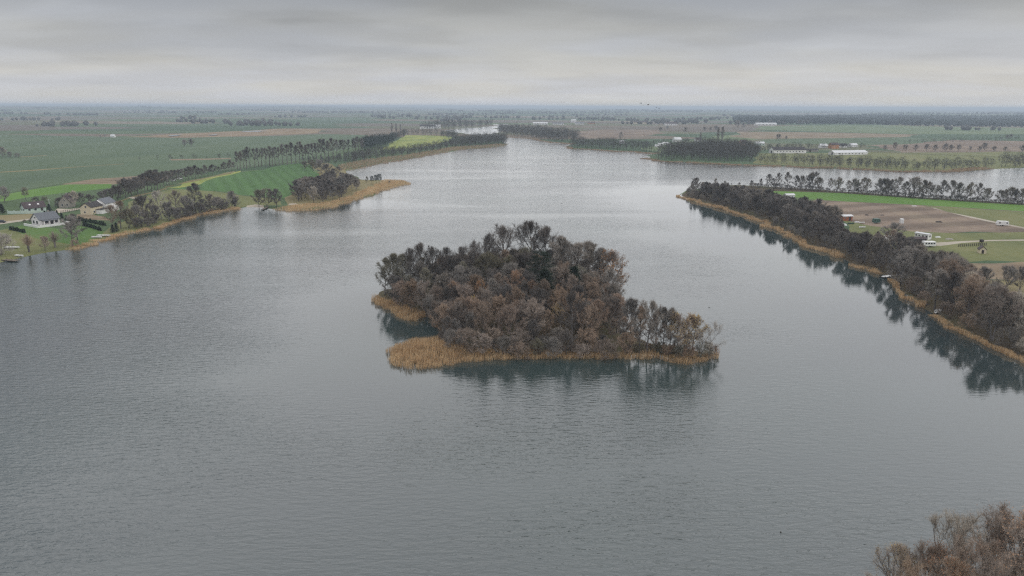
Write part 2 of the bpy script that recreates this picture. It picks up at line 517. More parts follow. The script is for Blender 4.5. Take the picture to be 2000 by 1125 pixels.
# ------------------------------------------------------------------ the ground: one triangulated sheet, cut into fields, tracks and banks
REG = [
    # name, material, label, pixels
    ('beach', 'sand', 'small pale sandy beach beside the jetty on the village shore', [(478, 406), (482, 401), (500, 399), (515, 401), (517, 406), (500, 405.5)]),
    ('sand_patch', 'sand', 'cream sand patch beside the dark trees of the reedy spit', [(563, 400), (566, 397.5), (578, 397), (582, 399.5), (574, 401)]),
    ('track', 'track', 'pale dirt road entering the village past the white house', [(-80, 441), (0, 435), (40, 430), (62, 427), (64, 429), (42, 433), (0, 439), (-80, 446)]),
    ('yard', 'sand', 'sandy yard between the stone house and the cream house', [(105, 414), (112, 407), (135, 408), (160, 406), (166, 407), (140, 412), (118, 416)]),
    ('gravel_patch', 'sand', 'pale gravel patch beside the tree avenue', [(248, 385.5), (258, 384.5), (283, 386), (280, 388.5), (262, 389)]),
    ('lane', 'g_dry', 'narrow grey lane running under the tree avenue', [(166, 407), (235, 392.5), (300, 375), (350, 358), (400, 347), (460, 334), (460, 334.6), (402, 348), (352, 359), (302, 376), (237, 393.5), (166, 408)]),
    ('lawn', 'g_lawn', 'green lawn sloping from the white house to the lake', [(14, 447), (45, 440), (125, 449), (152, 441), (205, 452), (190, 464), (150, 478), (95, 470), (50, 459)]),
    ('dry_meadow', 'g_dry', 'straw-coloured meadow beside the mint green house', [(-60, 428), (0, 421), (70, 417), (88, 424), (60, 427), (40, 430), (0, 435), (-60, 439)]),
    ('garden', 'g_stubble', 'bare brown garden plot below the cream house', [(150, 419), (165, 417), (205, 424), (220, 431), (190, 430)]),
    ('shore_meadow', 'g_olive', 'olive meadow running down to the reeds by the village', [(-60, 470), (14, 447), (50, 459), (95, 470), (150, 478), (190, 464), (205, 452), (220, 440), (250, 425), (250, 395), (300, 378), (335, 369), (420, 374), (470, 382), (545, 388), (550, 401), (515, 401), (480, 402), (400, 415), (315, 442), (225, 460), (150, 487), (75, 497), (0, 512), (-60, 525)]),
    ('field', 'g_bright', 'bright green strip field behind the village', [(-40, 388), (65, 370), (130, 361.5), (218, 360), (216, 367), (120, 377), (60, 384), (-40, 398)]),
    ('field', 'g_stubble', 'bare brown strip field above the bright green one', [(120, 361), (180, 352), (280, 343), (345, 341), (330, 350), (218, 361), (130, 362)]),
    ('field_margin', 'g_yellow', 'yellow flowering strip along the edge of the crop field', [(325, 368), (380, 352), (440, 340), (470, 333.5), (470, 336), (402, 353), (350, 367)]),
    ('field', 'g_vivid', 'vivid green crop field on the slope above the spit', [(325, 370), (350, 367), (402, 353), (470, 336), (592, 319), (612, 330), (622, 345), (592, 356), (577, 375), (556, 386), (545, 388), (470, 381), (420, 373)]),
    ('field', 'g_yellow', 'yellow flowering field between the lakeside woods', [(738, 293), (760, 283), (792, 264), (880, 266), (882, 275), (850, 284), (780, 292)]),
    ('spit_ground', 'g_dry', 'dry grassy ground behind the wood on the spit', [(622, 345), (612, 330), (592, 319), (640, 318), (680, 334), (690, 343), (705, 351), (750, 353), (800, 358), (740, 374), (700, 386), (660, 400), (560, 410), (556, 386), (577, 375), (592, 356)]),
    ('marsh', 'g_marsh', 'pale brown marsh with flooded hollows beyond the green fields', [(240, 268), (330, 263), (430, 258), (560, 252), (640, 254), (620, 260), (500, 265), (360, 269)]),
    ('field_path', 'g_dry', 'thin pale path crossing the wide dark green field', [(-60, 340.5), (0, 336.6), (120, 328.2), (242, 319.4), (242, 320.2), (120, 329.3), (0, 337.9), (-60, 342)]),
    ('field_path', 'g_dry', 'short pale path beyond the long one in the dark green field', [(40, 306.4), (92, 303.8), (92, 304.6), (40, 307.4)]),
    ('ditch', 'g_stubble', 'brown ditch strip in the dark green field', [(330, 310.5), (400, 309.5), (450, 308), (452, 310), (400, 312.5), (335, 313)]),
    ('field', 'g_dark', 'wide dark green crop field behind the tree avenue', [(-800, 262), (0, 262), (240, 269), (360, 270), (500, 266), (640, 262), (720, 264), (700, 285), (640, 300), (590, 312), (460, 331), (350, 341), (180, 351), (110, 361), (0, 379), (-800, 420)]),
    ('field', 'g_bright', 'long bright green field inside the row of trees on the peninsula', [(1500, 373), (1640, 377), (1760, 385), (1880, 393), (2000, 400), (2300, 420), (2300, 436), (2000, 413), (1900, 407), (1800, 401), (1700, 396), (1580, 389), (1530, 381)]),
    ('track', 'track', 'pale straight track crossing the peninsula fields', [(1818, 406), (1826, 406.5), (1900, 424), (1998, 444), (2200, 490), (2200, 494), (1990, 445), (1895, 426)]),
    ('field', 'g_olive', 'dull green field beyond the pale straight track', [(1800, 402), (1900, 408), (2000, 414), (2300, 438), (2300, 515), (2200, 490), (1998, 444), (1900, 424), (1826, 406.5)]),
    ('field', 'g_brown', 'large ploughed brown field on the peninsula', [(1590, 390), (1700, 397), (1800, 402), (1818, 406), (1895, 426), (1990, 445), (2200, 494), (2200, 470), (2000, 453), (1860, 455), (1780, 452), (1700, 441), (1640, 428), (1610, 408)]),
    ('track', 'track', 'sandy farm track leading to the white caravans', [(1800, 481), (1800, 476), (1860, 472), (1930, 468), (2000, 467), (2200, 470), (2200, 474), (2000, 469.5), (1930, 470.5), (1880, 474.5), (1840, 480)]),
    ('meadow', 'g_olive', 'olive green meadow around the caravans', [(1640, 428), (1700, 441), (1780, 452), (1860, 455), (2000, 453), (2200, 470), (2200, 520), (2000, 511), (1880, 513), (1840, 500), (1760, 490), (1660, 460)]),
    ('field', 'g_stubble', 'dry brown stubble strip at the lower edge of the meadow', [(1870, 514), (2000, 511), (2200, 520), (2200, 560), (2000, 548), (1920, 545)]),
    ('clearing', 'g_dry', 'pale dry clearing behind the willow thicket', [(1900, 546), (2000, 548), (2200, 560), (2300, 680), (2080, 640), (1990, 600), (1930, 572)]),
    ('wood_floor', 'g_litter', 'dark leaf-strewn floor under the peninsula wood', [(1326, 381), (1380, 400), (1430, 415), (1480, 431), (1520, 449), (1560, 474), (1600, 489), (1640, 504), (1662, 518), (1715, 534), (1738, 545), (1755, 570), (1788, 597), (1818, 614), (1843, 630), (1880, 650), (1940, 679), (2000, 708), (2100, 760), (2180, 740), (2060, 650), (2000, 620), (1930, 580), (1890, 548), (1858, 522), (1806, 502), (1760, 484), (1700, 468), (1645, 448), (1605, 424), (1560, 408), (1500, 394), (1400, 372), (1340, 373)]),
    ('wood_floor', 'g_litter', 'dark floor of the strip under the row on the far bank', [(1400, 372), (1430, 361), (1500, 364), (1600, 370), (1700, 377), (1800, 385), (1900, 391), (2000, 397), (2200, 409), (2200, 413), (2000, 400), (1880, 393), (1760, 385), (1640, 377), (1500, 373), (1500, 394)]),
    ('field', 'g_pale', 'pale green field in front of the distant pine forest', [(1480, 247), (1700, 246), (2000, 250), (2300, 255), (2300, 270), (2000, 262), (1800, 262), (1640, 258), (1480, 254)]),
    ('field', 'g_stubble', 'pale brown field beyond the farm buildings', [(1440, 258), (1640, 259), (1800, 263), (1760, 268), (1600, 270), (1480, 271), (1430, 268)]),
    ('field', 'g_dark', 'deep green field behind the long white barns', [(1500, 272), (1600, 270), (1760, 268), (1860, 272), (1760, 282), (1640, 283), (1500, 280)]),
    ('field', 'g_brown', 'brown pasture with scattered trees across the water', [(1700, 284), (1860, 273), (2100, 277), (2300, 280), (2300, 300), (1960, 296), (1760, 298)]),
    ('field', 'g_olive', 'olive pasture between the farm and the reeds', [(1480, 300), (1760, 298), (1960, 296), (2300, 300), (2300, 322), (2000, 326), (1930, 329), (1840, 334), (1740, 332), (1600, 325), (1470, 319)]),
    ('field', 'g_brown', 'dark ploughed field behind the far shore wood', [(1090, 258), (1180, 253), (1280, 254), (1300, 260), (1240, 268), (1150, 270)]),
    ('field', 'g_pale', 'green meadow among the allotments on the far shore', [(1250, 290), (1300, 280), (1440, 262), (1480, 272), (1400, 280), (1290, 298)]),
]
regions = [(nm, mt, lb, refine(poly(px, 0.7), amp=0.5, step=0.03, seed=100 + i)) for i, (nm, mt, lb, px) in enumerate(REG)]

cv, ce = [], []


def add_loop(L):
    b = len(cv)
    cv.extend(Vector((float(p[0]), float(p[1]))) for p in L)
    n = len(L)
    ce.extend((b + i, b + (i + 1) % n) for i in range(n))


add_loop(LAKE)
add_loop(ISLE)
for _n, _m, _l, L in regions:
    add_loop(L)
r = 40.0
while r < 42000:
    k = 96 if r > 250 else 40
    for a in np.linspace(-62, 62, k):
        aa = R(a + rng.uniform(-0.5, 0.5))
        rr = r * (1 + rng.uniform(-0.015, 0.015))
        cv.append(Vector((rr * math.sin(aa), rr * math.cos(aa))))
    for a in range(70, 291, 20):
        cv.append(Vector((r * math.sin(R(a)), r * math.cos(R(a)))))
    r *= 1.055
bbp = ISLE.min(0), ISLE.max(0)
for x in np.arange(bbp[0][0], bbp[1][0], 4.0):
    for y in np.arange(bbp[0][1], bbp[1][1], 4.0):
        cv.append(Vector((x + rng.uniform(-1, 1), y + rng.uniform(-1, 1))))
for k in (1.5, 4.0, 9.0):                       # extra points that shape the bank
    for L, sgn in ((LAKE, 1), (ISLE, -1)):
        area = 0.5 * np.sum(L[:, 0] * np.roll(L[:, 1], -1) - np.roll(L[:, 0], -1) * L[:, 1])
        t = np.roll(L, -1, 0) - np.roll(L, 1, 0)
        nn = np.stack([t[:, 1], -t[:, 0]], 1) / (np.linalg.norm(t, axis=1)[:, None] + 1e-9) * (1 if area > 0 else -1) * sgn
        for p in (L + nn * k):
            cv.append(Vector((float(p[0]), float(p[1]))))
ov, oe, of = delaunay_2d_cdt(cv, ce, [], 0, 1e-4)[:3]
V2 = np.array([(v.x, v.y) for v in ov])
T = np.array(of, dtype=np.int64)
VZ = ground_h(V2)
V3 = np.column_stack([V2, VZ])
cen = V2[T].mean(1)
# make every triangle face up
a, b, c = V2[T[:, 0]], V2[T[:, 1]], V2[T[:, 2]]
neg = ((b - a)[:, 0] * (c - a)[:, 1] - (b - a)[:, 1] * (c - a)[:, 0]) < 0
T[neg] = T[neg][:, ::-1]
own = np.full(len(T), -1)
in_isle = inside(cen, ISLE)
wet = inside(cen, LAKE) & ~in_isle
own[in_isle] = -2
for i, (_n, _m, _l, L) in enumerate(regions):
    k = (own == -1) & ~wet & inside(cen, L)
    own[k] = i


def sub_mesh(name, sel):
    t = T[sel]
    u, inv = np.unique(t.ravel(), return_inverse=True)
    me = make_mesh(name, V3[u], inv.reshape(-1, 3))
    me.polygons.foreach_set('use_smooth', np.ones(len(t), bool))
    return me


g = obj('ground', sub_mesh('ground', own == -1), M['ground'])
tag(g, 'flat hazy countryside of fields reaching the horizon', 'ground', kind='structure')
g = obj('island_ground', sub_mesh('island_ground', own == -2), M['g_litter'])
tag(g, 'leaf-strewn low mound of the wooded island', 'ground', kind='structure')
for i, (nm, mt, lb, L) in enumerate(regions):
    if (own == i).any():
        tag(obj(nm, sub_mesh(nm, own == i), M[mt]), lb, nm.replace('_', ' '), kind='structure')

# ------------------------------------------------------------------ the water sheet, ruffled in the open and calm in the lee of the wood
def axis(lo, hi, near, coarse):
    return np.unique(np.concatenate([np.arange(lo, hi, coarse), np.arange(near[0], near[1], 8.0), [hi]]))


gx = axis(-1500, 3500, (-220, 330), 90)
gy = axis(-300, 3900, (30, 620), 90)
X, Y = np.meshgrid(gx, gy, indexing='ij')
wp = np.column_stack([X.ravel(), Y.ravel()])
lee = seg_dist(wp, np.array([P(*p) for p in PENIN[10:31]]), closed=False)
lee_i = seg_dist(wp, np.array([P(*p) for p in ISLE_PX[1:6] + ISLE_PX[10:21]]), closed=False)
lee_l = seg_dist(wp, np.array([P(*p) for p in LEFT[0:20]]), closed=False)
ripple = 0.06 + 0.94 * smooth((lee - 12) / 100)
ripple = np.minimum(ripple, 0.14 + 0.86 * smooth((lee_i - 4) / 46))
ripple = np.minimum(ripple, 0.35 + 0.65 * smooth(lee_l / 45))
ni, nj = X.shape
ids = np.arange(ni * nj).reshape(ni, nj)
wf = np.stack([ids[:-1, :-1], ids[1:, :-1], ids[1:, 1:], ids[:-1, 1:]], -1).reshape(-1, 4)
wm = make_mesh('lake', np.column_stack([wp, np.zeros(len(wp))]), wf)
at = wm.attributes.new('ripple', 'FLOAT', 'POINT')
at.data.foreach_set('value', ripple.astype(np.float32))
tag(obj('lake', wm, M['water']), 'grey rippled lake winding to the horizon round the island', 'lake', kind='structure')
def flood(name, label, pxs):
    p = refine(poly(pxs, 0.6), amp=0.8, step=0.01, seed=9)
    zs = ground_h(p)
    me = make_mesh(name, np.column_stack([p, np.full(len(p), zs.max() + 0.35)]), [list(range(len(p)))])
    me.attributes.new('ripple', 'FLOAT', 'POINT')
    tag(obj(name, me, M['water']), label, 'pond', kind='structure')


flood('pond', 'narrow bright pool in the marsh nearest the green field', [(327, 266.2), (340, 265), (357, 264.6), (350, 266), (335, 267)])
flood('pond', 'short bright pool in the middle of the marsh', [(405, 264.6), (420, 263.4), (426, 264.2), (414, 265.2)])
flood('pond', 'longest bright pool at the far end of the marsh', [(470, 257.6), (500, 256.2), (522, 256.4), (510, 258), (485, 258.6)])

# ------------------------------------------------------------------ tree prototypes: trunk and limbs as tapered tubes, crowns as thousands of single twigs
class Acc:
    def __init__(s):
        s.v, s.f, s.n = [], [], 0

    def tube(s, pts, rad, k):
        pts = np.asarray(pts)
        m = len(pts)
        t = np.gradient(pts, axis=0)
        t /= np.linalg.norm(t, axis=1)[:, None] + 1e-9
        ref = np.where(np.abs(t[:, 2:3]) < 0.9, np.array([[0, 0, 1.0]]), np.array([[1.0, 0, 0]]))
        u = np.cross(t, ref)
        u /= np.linalg.norm(u, axis=1)[:, None] + 1e-9
        q = np.cross(t, u)
        an = np.arange(k) * 2 * math.pi / k
        ring = pts[:, None, :] + np.asarray(rad)[:, None, None] * (np.cos(an)[None, :, None] * u[:, None, :] + np.sin(an)[None, :, None] * q[:, None, :])
        s.v.append(ring.reshape(-1, 3))
        i = np.arange(m - 1)[:, None] * k
        j = np.arange(k)[None, :]
        j2 = (j + 1) % k
        A, B, C, D = i + j, i + j2, i + k + j2, i + k + j
        f = np.concatenate([np.stack([A, B, C], -1).reshape(-1, 3), np.stack([A, C, D], -1).reshape(-1, 3)])
        s.f.append(f + s.n)
        s.n += m * k

    def blades(s, p0, p1, wd, g):
        """a thin triangle from each p0 to p1"""
        d = p1 - p0
        rv = g.normal(size=d.shape)
        sd = np.cross(d, rv)
        sd /= np.linalg.norm(sd, axis=1)[:, None] + 1e-9
        wd = np.broadcast_to(np.asarray(wd), (len(d),))[:, None] * 0.5
        v = np.stack([p0 - sd * wd, p0 + sd * wd, p1], 1)
        s.v.append(v.reshape(-1, 3))
        s.f.append(np.arange(len(d) * 3).reshape(-1, 3) + s.n)
        s.n += len(d) * 3

    def quads(s, c, size, g):
        a = g.normal(size=c.shape)
        a /= np.linalg.norm(a, axis=1)[:, None]
        b = np.cross(a, g.normal(size=c.shape))
        b /= np.linalg.norm(b, axis=1)[:, None] + 1e-9
        sz = np.broadcast_to(np.asarray(size), (len(c),))[:, None]
        v = np.stack([c - a * sz, c + b * sz * 0.5, c + a * sz, c - b * sz * 0.5], 1)
        s.v.append(v.reshape(-1, 3))
        i = np.arange(len(c))[:, None] * 4
        s.f.append(np.concatenate([i + [[0, 1, 2]], i + [[0, 2, 3]]]) + s.n)
        s.n += len(c) * 4

    def mesh(s, name):
        return make_mesh(name, np.concatenate(s.v), np.concatenate(s.f))


def unit(a):
    return a / (np.linalg.norm(a, axis=-1, keepdims=True) + 1e-9)


def exit_len(p, d, c, rad):
    """distance from p along d to the crown's ellipsoid"""
    q = (p - c) / rad
    e = d / rad
    A = (e * e).sum(-1)
    B = (q * e).sum(-1)
    C = (q * q).sum(-1) - 1
    D = np.maximum(B * B - A * C, 0)
    return np.maximum((-B + np.sqrt(D)) / A, 0.4)


def grow(seed, H, rx, zc, rz, t0=0.3, n1=12, n2=10, n3=8, n4=8, tr=0.22, ang=(18, 62), tw=0.032, tl=0.75, up=0.35, top=0.85, lean=(0, 0), leaf=0, leafsize=0.13, fork=1, curve=0.12):
    g = np.random.default_rng(seed)
    T_, C_, L_ = Acc(), Acc(), Acc()
    cen = np.array([lean[0], lean[1], zc])
    rad = np.array([rx, rx * g.uniform(0.88, 1.05), rz])
    stems = []
    for s in range(fork):
        n = 8
        zt = np.linspace(-0.3, top * H * (1 if s == 0 else g.uniform(0.75, 0.95)), n)
        w = np.cumsum(g.normal(0, 0.018 * H, (n, 2)), 0) * np.linspace(0.2, 1, n)[:, None]
        off = np.zeros((n, 2))
        if fork > 1:
            a = s * 2 * math.pi / fork + g.uniform(-0.5, 0.5)
            off = np.outer((np.linspace(0, 1, n)) ** 1.1, [math.cos(a), math.sin(a)]) * rx * 0.45
        ln = np.outer(np.linspace(0, 1, n) ** 1.2, lean)
        pts = np.column_stack([w + off + ln, zt])
        r0 = tr / math.sqrt(fork)
        rr = r0 * (1 - 0.86 * np.linspace(0, 1, n)) * np.where(np.arange(n) == 0, 1.35, 1)
        T_.tube(pts, rr, 6)
        stems.append((pts, rr))
    subs_p, subs_d, subs_l = [], [], []
    for i in range(n1):
        pts, rr = stems[i % fork]
        f = t0 + (1 - t0) * ((i + g.uniform(0, 0.9)) / n1) ** 0.9
        k = min(f, 0.995) * (len(pts) - 1)
        j = int(k)
        p = pts[j] + (pts[j + 1] - pts[j]) * (k - j)
        az = i * 2.399 + g.uniform(-0.5, 0.5)
        q = R(ang[1] + (ang[0] - ang[1]) * ((f - t0) / (1 - t0 + 1e-6)) + g.uniform(-9, 9))
        d = np.array([math.sin(q) * math.cos(az), math.sin(q) * math.sin(az), math.cos(q)])
        L = exit_len(p, d, cen, rad) * g.uniform(0.66, 1.12)
        s = np.linspace(0, 1, 6)
        pp = p + np.outer(s * L, d)
        pp[:, 2] += curve * L * (s ** 2 - s)
        pp += np.cumsum(g.normal(0, 0.022 * L, (6, 3)), 0) * s[:, None]
        r1 = min(rr[j] * 0.62, 0.035 + L * 0.016)
        T_.tube(pp, r1 * (1 - 0.85 * s), 4)
        ld = unit(pp[-1] - pp[2])
        for m in range(n2):
            fs = 0.22 + 0.78 * (m + g.uniform(0, 1)) / n2
            kk = min(fs, 0.99) * 5
            jj = int(kk)
            b0 = pp[jj] + (pp[jj + 1] - pp[jj]) * (kk - jj)
            out = unit((b0 - cen) * np.array([1, 1, 0.8]))
            dd = unit(ld * 0.55 + g.normal(0, 0.5, 3) + out * 0.45 + np.array([0, 0, up * 0.7]))
            ll = min(exit_len(b0, dd, cen, rad) * g.uniform(0.75, 1.08), L * 0.42 * g.uniform(0.6, 1.3) + 0.3)
            mid = b0 + dd * ll * 0.5 + g.normal(0, 0.05 * ll, 3)
            e = b0 + dd * ll + g.normal(0, 0.06 * ll, 3)
            T_.tube([b0, mid, e], [r1 * 0.36 + 0.006, r1 * 0.24 + 0.005, 0.005], 3)
            subs_p += [b0, mid]
            subs_d += [mid - b0, e - mid]
            subs_l += [ll, ll]
    sp, sd = np.array(subs_p), np.array(subs_d)
    k = max(1, n3 // 2)
    idx = np.repeat(np.arange(len(sp)), k)
    f = g.uniform(0.05, 1.05, len(idx))[:, None]
    p3 = sp[idx] + sd[idx] * f
    d3 = unit(unit(sd[idx]) * 0.7 + g.normal(0, 0.55, (len(idx), 3)) + np.array([0, 0, up]))
    l3 = tl * g.uniform(0.6, 1.5, len(idx))[:, None]
    e3 = p3 + d3 * l3
    C_.blades(p3, e3, tw * 1.3, g)
    i4 = np.repeat(np.arange(len(p3)), n4)
    f4 = g.uniform(0.1, 1.0, len(i4))[:, None]
    p4 = p3[i4] + (e3[i4] - p3[i4]) * f4
    d4 = unit(d3[i4] * 0.6 + g.normal(0, 0.6, (len(i4), 3)) + np.array([0, 0, up]))
    e4 = p4 + d4 * (tl * 0.62 * g.uniform(0.5, 1.4, len(i4))[:, None])
    C_.blades(p4, e4, tw, g)
    if leaf:
        pick = g.integers(0, len(e4), leaf)
        cl = wob(e4[pick][:, 0] * 9, e4[pick][:, 1] * 9 + e4[pick][:, 2] * 7, 11.0, seed) > -0.15
        c = e4[pick][cl] + g.normal(0, 0.08, (int(cl.sum()), 3))
        L_.quads(c, leafsize * g.uniform(0.6, 1.3, len(c)), g)
    return T_.mesh('trunk'), C_.mesh('crown'), (L_.mesh('leaves') if leaf else None), H


def conifer(seed, H, r, spruce=True, nn=9000):
    g = np.random.default_rng(seed)
    T_, C_ = Acc(), Acc()
    n = 6
    zt = np.linspace(-0.3, H * 0.98, n)
    pts = np.column_stack([np.cumsum(g.normal(0, 0.006 * H, (n, 2)), 0), zt])
    T_.tube(pts, 0.018 * H * (1 - 0.9 * np.linspace(0, 1, n)), 6)
    nb = 90 if spruce else 46
    z0 = 0.08 if spruce else 0.42
    P0, P1 = [], []
    for i in range(nb):
        f = z0 + (0.99 - z0) * (i + g.uniform(0, 1)) / nb
        az = i * 2.399 + g.uniform(-0.4, 0.4)
        if spruce:
            L = r * (1 - f) ** 0.85 * g.uniform(0.8, 1.12) / (1 - z0) ** 0.85 + 0.15
            dz = -0.25
        else:
            q = (f - z0) / (1 - z0)
            L = r * math.sqrt(max(0.05, 1 - (q * 1.5 - 0.55) ** 2)) * g.uniform(0.7, 1.15)
            dz = 0.28
        b = np.array([0, 0, f * H])
        e = b + np.array([math.cos(az) * L, math.sin(az) * L, dz * L + g.normal(0, 0.1)])
        T_.tube([b, e], [0.03 + 0.006 * L, 0.008], 3)
        P0.append(b + (e - b) * (0.1 if spruce else 0.45))
        P1.append(e)
    P0, P1 = np.array(P0), np.array(P1)
    i = g.integers(0, nb, nn)
    f = g.uniform(0, 1.05, nn)[:, None]
    spread = 0.16 if spruce else 0.34
    c = P0[i] + (P1[i] - P0[i]) * f + g.normal(0, spread, (nn, 3)) * np.array([1, 1, 0.6])
    d = unit(unit(P1[i] - P0[i]) * 0.6 + g.normal(0, 0.6, (nn, 3)))
    C_.blades(c, c + d * g.uniform(0.18, 0.42, nn)[:, None], 0.075, g)
    return T_.mesh('trunk'), C_.mesh('crown'), None, H


def pollard(seed, H, r):
    """a stubby pollarded willow: a thick bole with a brush of straight shoots"""
    g = np.random.default_rng(seed)
    T_, C_ = Acc(), Acc()
    hb = H * 0.36
    z = np.linspace(-0.2, hb, 6)
    T_.tube(np.column_stack([g.normal(0, 0.06, 6), g.normal(0, 0.06, 6), z]), np.array([0.5, 0.38, 0.36, 0.40, 0.48, 0.3]) * H / 7, 8)
    n = 260
    a, q = g.uniform(0, 2 * math.pi, n), np.abs(g.normal(0, 0.62, n))
    d = np.column_stack([np.sin(q) * np.cos(a), np.sin(q) * np.sin(a), np.cos(q)])
    p0 = np.array([0, 0, hb - 0.15]) + d * 0.25
    e = p0 + d * ((H - hb) * g.uniform(0.55, 1.05, n))[:, None]
    e[:, :2] *= r / (H * 0.42)
    C_.blades(p0, e, 0.07, g)
    i = np.repeat(np.arange(n), 14)
    f = g.uniform(0.25, 1, len(i))[:, None]
    p = p0[i] + (e[i] - p0[i]) * f
    C_.blades(p, p + unit(d[i] + g.normal(0, 0.35, (len(i), 3))) * g.uniform(0.3, 0.9, len(i))[:, None], 0.035, g)
    return T_.mesh('trunk'), C_.mesh('crown'), None, H


PR = {
    'oak': [grow(31 + i, 17, 6.6, 10.4, 6.6, t0=0.26, n1=17, n2=12, n3=10, n4=10, tr=0.42, ang=(10, 70), tw=0.035, tl=0.85, up=0.25) for i in range(3)],
    'alder': [grow(51 + i, 12, 3.2, 7.4, 4.6, t0=0.28, n1=17, n2=9, n3=10, n4=11, tr=0.2, ang=(12, 66), tw=0.034, tl=0.72, up=0.3, top=0.95) for i in range(4)],
    'round': [grow(71 + i, 10, 3.9, 5.9, 4.1, t0=0.16, n1=18, n2=10, n3=10, n4=11, tr=0.22, ang=(4, 52), tw=0.034, tl=0.75, up=0.7, top=0.8, fork=1 + i % 3) for i in range(5)],
    'bush': [grow(91 + i, 5, 2.8, 2.3, 2.7, t0=0.03, n1=16, n2=8, n3=8, n4=8, tr=0.10, ang=(6, 60), tw=0.03, tl=0.6, up=0.45, top=0.55, fork=4) for i in range(3)],
    'leafy': [grow(111 + i, 11, 3.4, 6.6, 4.3, t0=0.26, n1=16, n2=9, n3=8, n4=7, tr=0.2, ang=(14, 62), tw=0.03, tl=0.7, up=0.3, leaf=2600, leafsize=0.14) for i in range(2)],
    'tall': [grow(131 + i, 19, 2.7, 13.2, 6.0, t0=0.42, n1=15, n2=8, n3=8, n4=8, tr=0.42, ang=(14, 50), tw=0.062, tl=0.9, up=0.45, top=0.97) for i in range(3)],
    'poplar': [grow(151, 20, 1.7, 11, 9.2, t0=0.12, n1=26, n2=7, n3=8, n4=7, tr=0.3, ang=(10, 24), tw=0.05, tl=0.9, up=0.8, top=0.98)],
    'leaning': [grow(161, 9, 4.2, 5.6, 3.6, t0=0.3, n1=13, n2=9, n3=6, n4=6, tr=0.2, ang=(10, 60), tw=0.03, tl=0.9, up=0.2, lean=(3.6, 0), top=0.75, fork=2)],
    'pollard': [pollard(171, 7, 2.6), pollard(172, 7, 3.0)],
    'pine': [conifer(181, 13, 2.6, False), conifer(182, 13, 2.9, False)],
    'spruce': [conifer(185, 9, 2.2, True)],
    'thuja': [conifer(187, 2.6, 0.62, True, 1500)],
    'near': [grow(201 + i, 13, 4.4, 7.6, 5.2, t0=0.2, n1=18, n2=11, n3=10, n4=10, tr=0.3, ang=(10, 60), tw=0.019, tl=0.66, up=0.5, top=0.85, fork=1 + i, leaf=[3200, 1800, 0][i], leafsize=0.085) for i in range(3)],
    'dead': [grow(221, 10, 4.4, 5.8, 4.2, t0=0.15, n1=13, n2=7, n3=5, n4=4, tr=0.26, ang=(10, 68), tw=0.03, tl=0.8, up=0.2, top=0.75, fork=2)],
}
BARK = {'dead': 'bark_pale'}
counter = {}


def tree(kind, x, y, h, name, label, group=None, mat='tw_grey', wid=1.0, leafmat='lf_orange', cat='tree', rz=None, variant=None, bark=None, z=None):
    k = counter.get(kind, 0)
    counter[kind] = k + 1
    vs = PR[kind]
    tm, cm, lm, H = vs[(k if variant is None else variant) % len(vs)]
    z = gz((x, y)) if z is None else z
    o = empty(name, (x, y, z - 0.05), random.uniform(0, 6.283) if rz is None else rz)
    o.rotation_euler = (random.uniform(-0.045, 0.045), random.uniform(-0.045, 0.045), o.rotation_euler[2])
    s = h / H
    o.scale = (s * wid, s * wid, s)
    tag(o, label, cat, group)
    for nm, me, mt in (('trunk', tm, bark or BARK.get(kind, 'bark')), ('crown', cm, mat), ('leaves', lm, leafmat)):
        if me is None:
            continue
        if not me.materials:
            me.materials.append(M[mt])
        c = bpy.data.objects.new(nm, me)
        COL.objects.link(c)
        c.parent = o
        c.material_slots[0].link = 'OBJECT'
        c.material_slots[0].material = M[mt]
    return o


def tree_px(kind, px, py, top, name, label, **kw):
    """a tree whose foot is seen at (px, py) and whose top reaches the image row top"""
    p, z = on_ground(px, py)
    h = max(1.2, height_to(px, top, p[1]) - z)
    return tree(kind, p[0], p[1], h, name, label, **kw)


def to_px(p, z):
    v = CM.T @ np.array([p[0], p[1], z - CAMZ])
    return 1000 + FPX * v[0] / -v[2], 562.5 - FPX * v[1] / -v[2]


def scatter(pg, spacing, seed, existing=(), tries=6000):
    """points at least a spacing apart inside a polygon"""
    g = np.random.default_rng(seed)
    lo, hi = pg.min(0), pg.max(0)
    c = g.uniform(lo, hi, (tries, 2))
    c = c[inside(c, pg)]
    cells = {}
    out = []
    s2 = spacing * spacing
    for q, new in [(np.asarray(e, float), False) for e in existing] + [(q, True) for q in c]:
        i, j = int(q[0] // spacing), int(q[1] // spacing)
        if new and any((q[0] - k[0]) ** 2 + (q[1] - k[1]) ** 2 < s2 for a in (i - 1, i, i + 1) for b in (j - 1, j, j + 1) for k in cells.get((a, b), ())):
            continue
        cells.setdefault((i, j), []).append(q)
        if new:
            out.append(q)
    return out


# ------------------------------------------------------------------ the wooded island
isl = []


def isle(kind, px, py, top, name, label, **kw):
    o = tree_px(kind, px, py, top, name, label, **kw)
    isl.append(np.array(o.location[:2]))
    return o


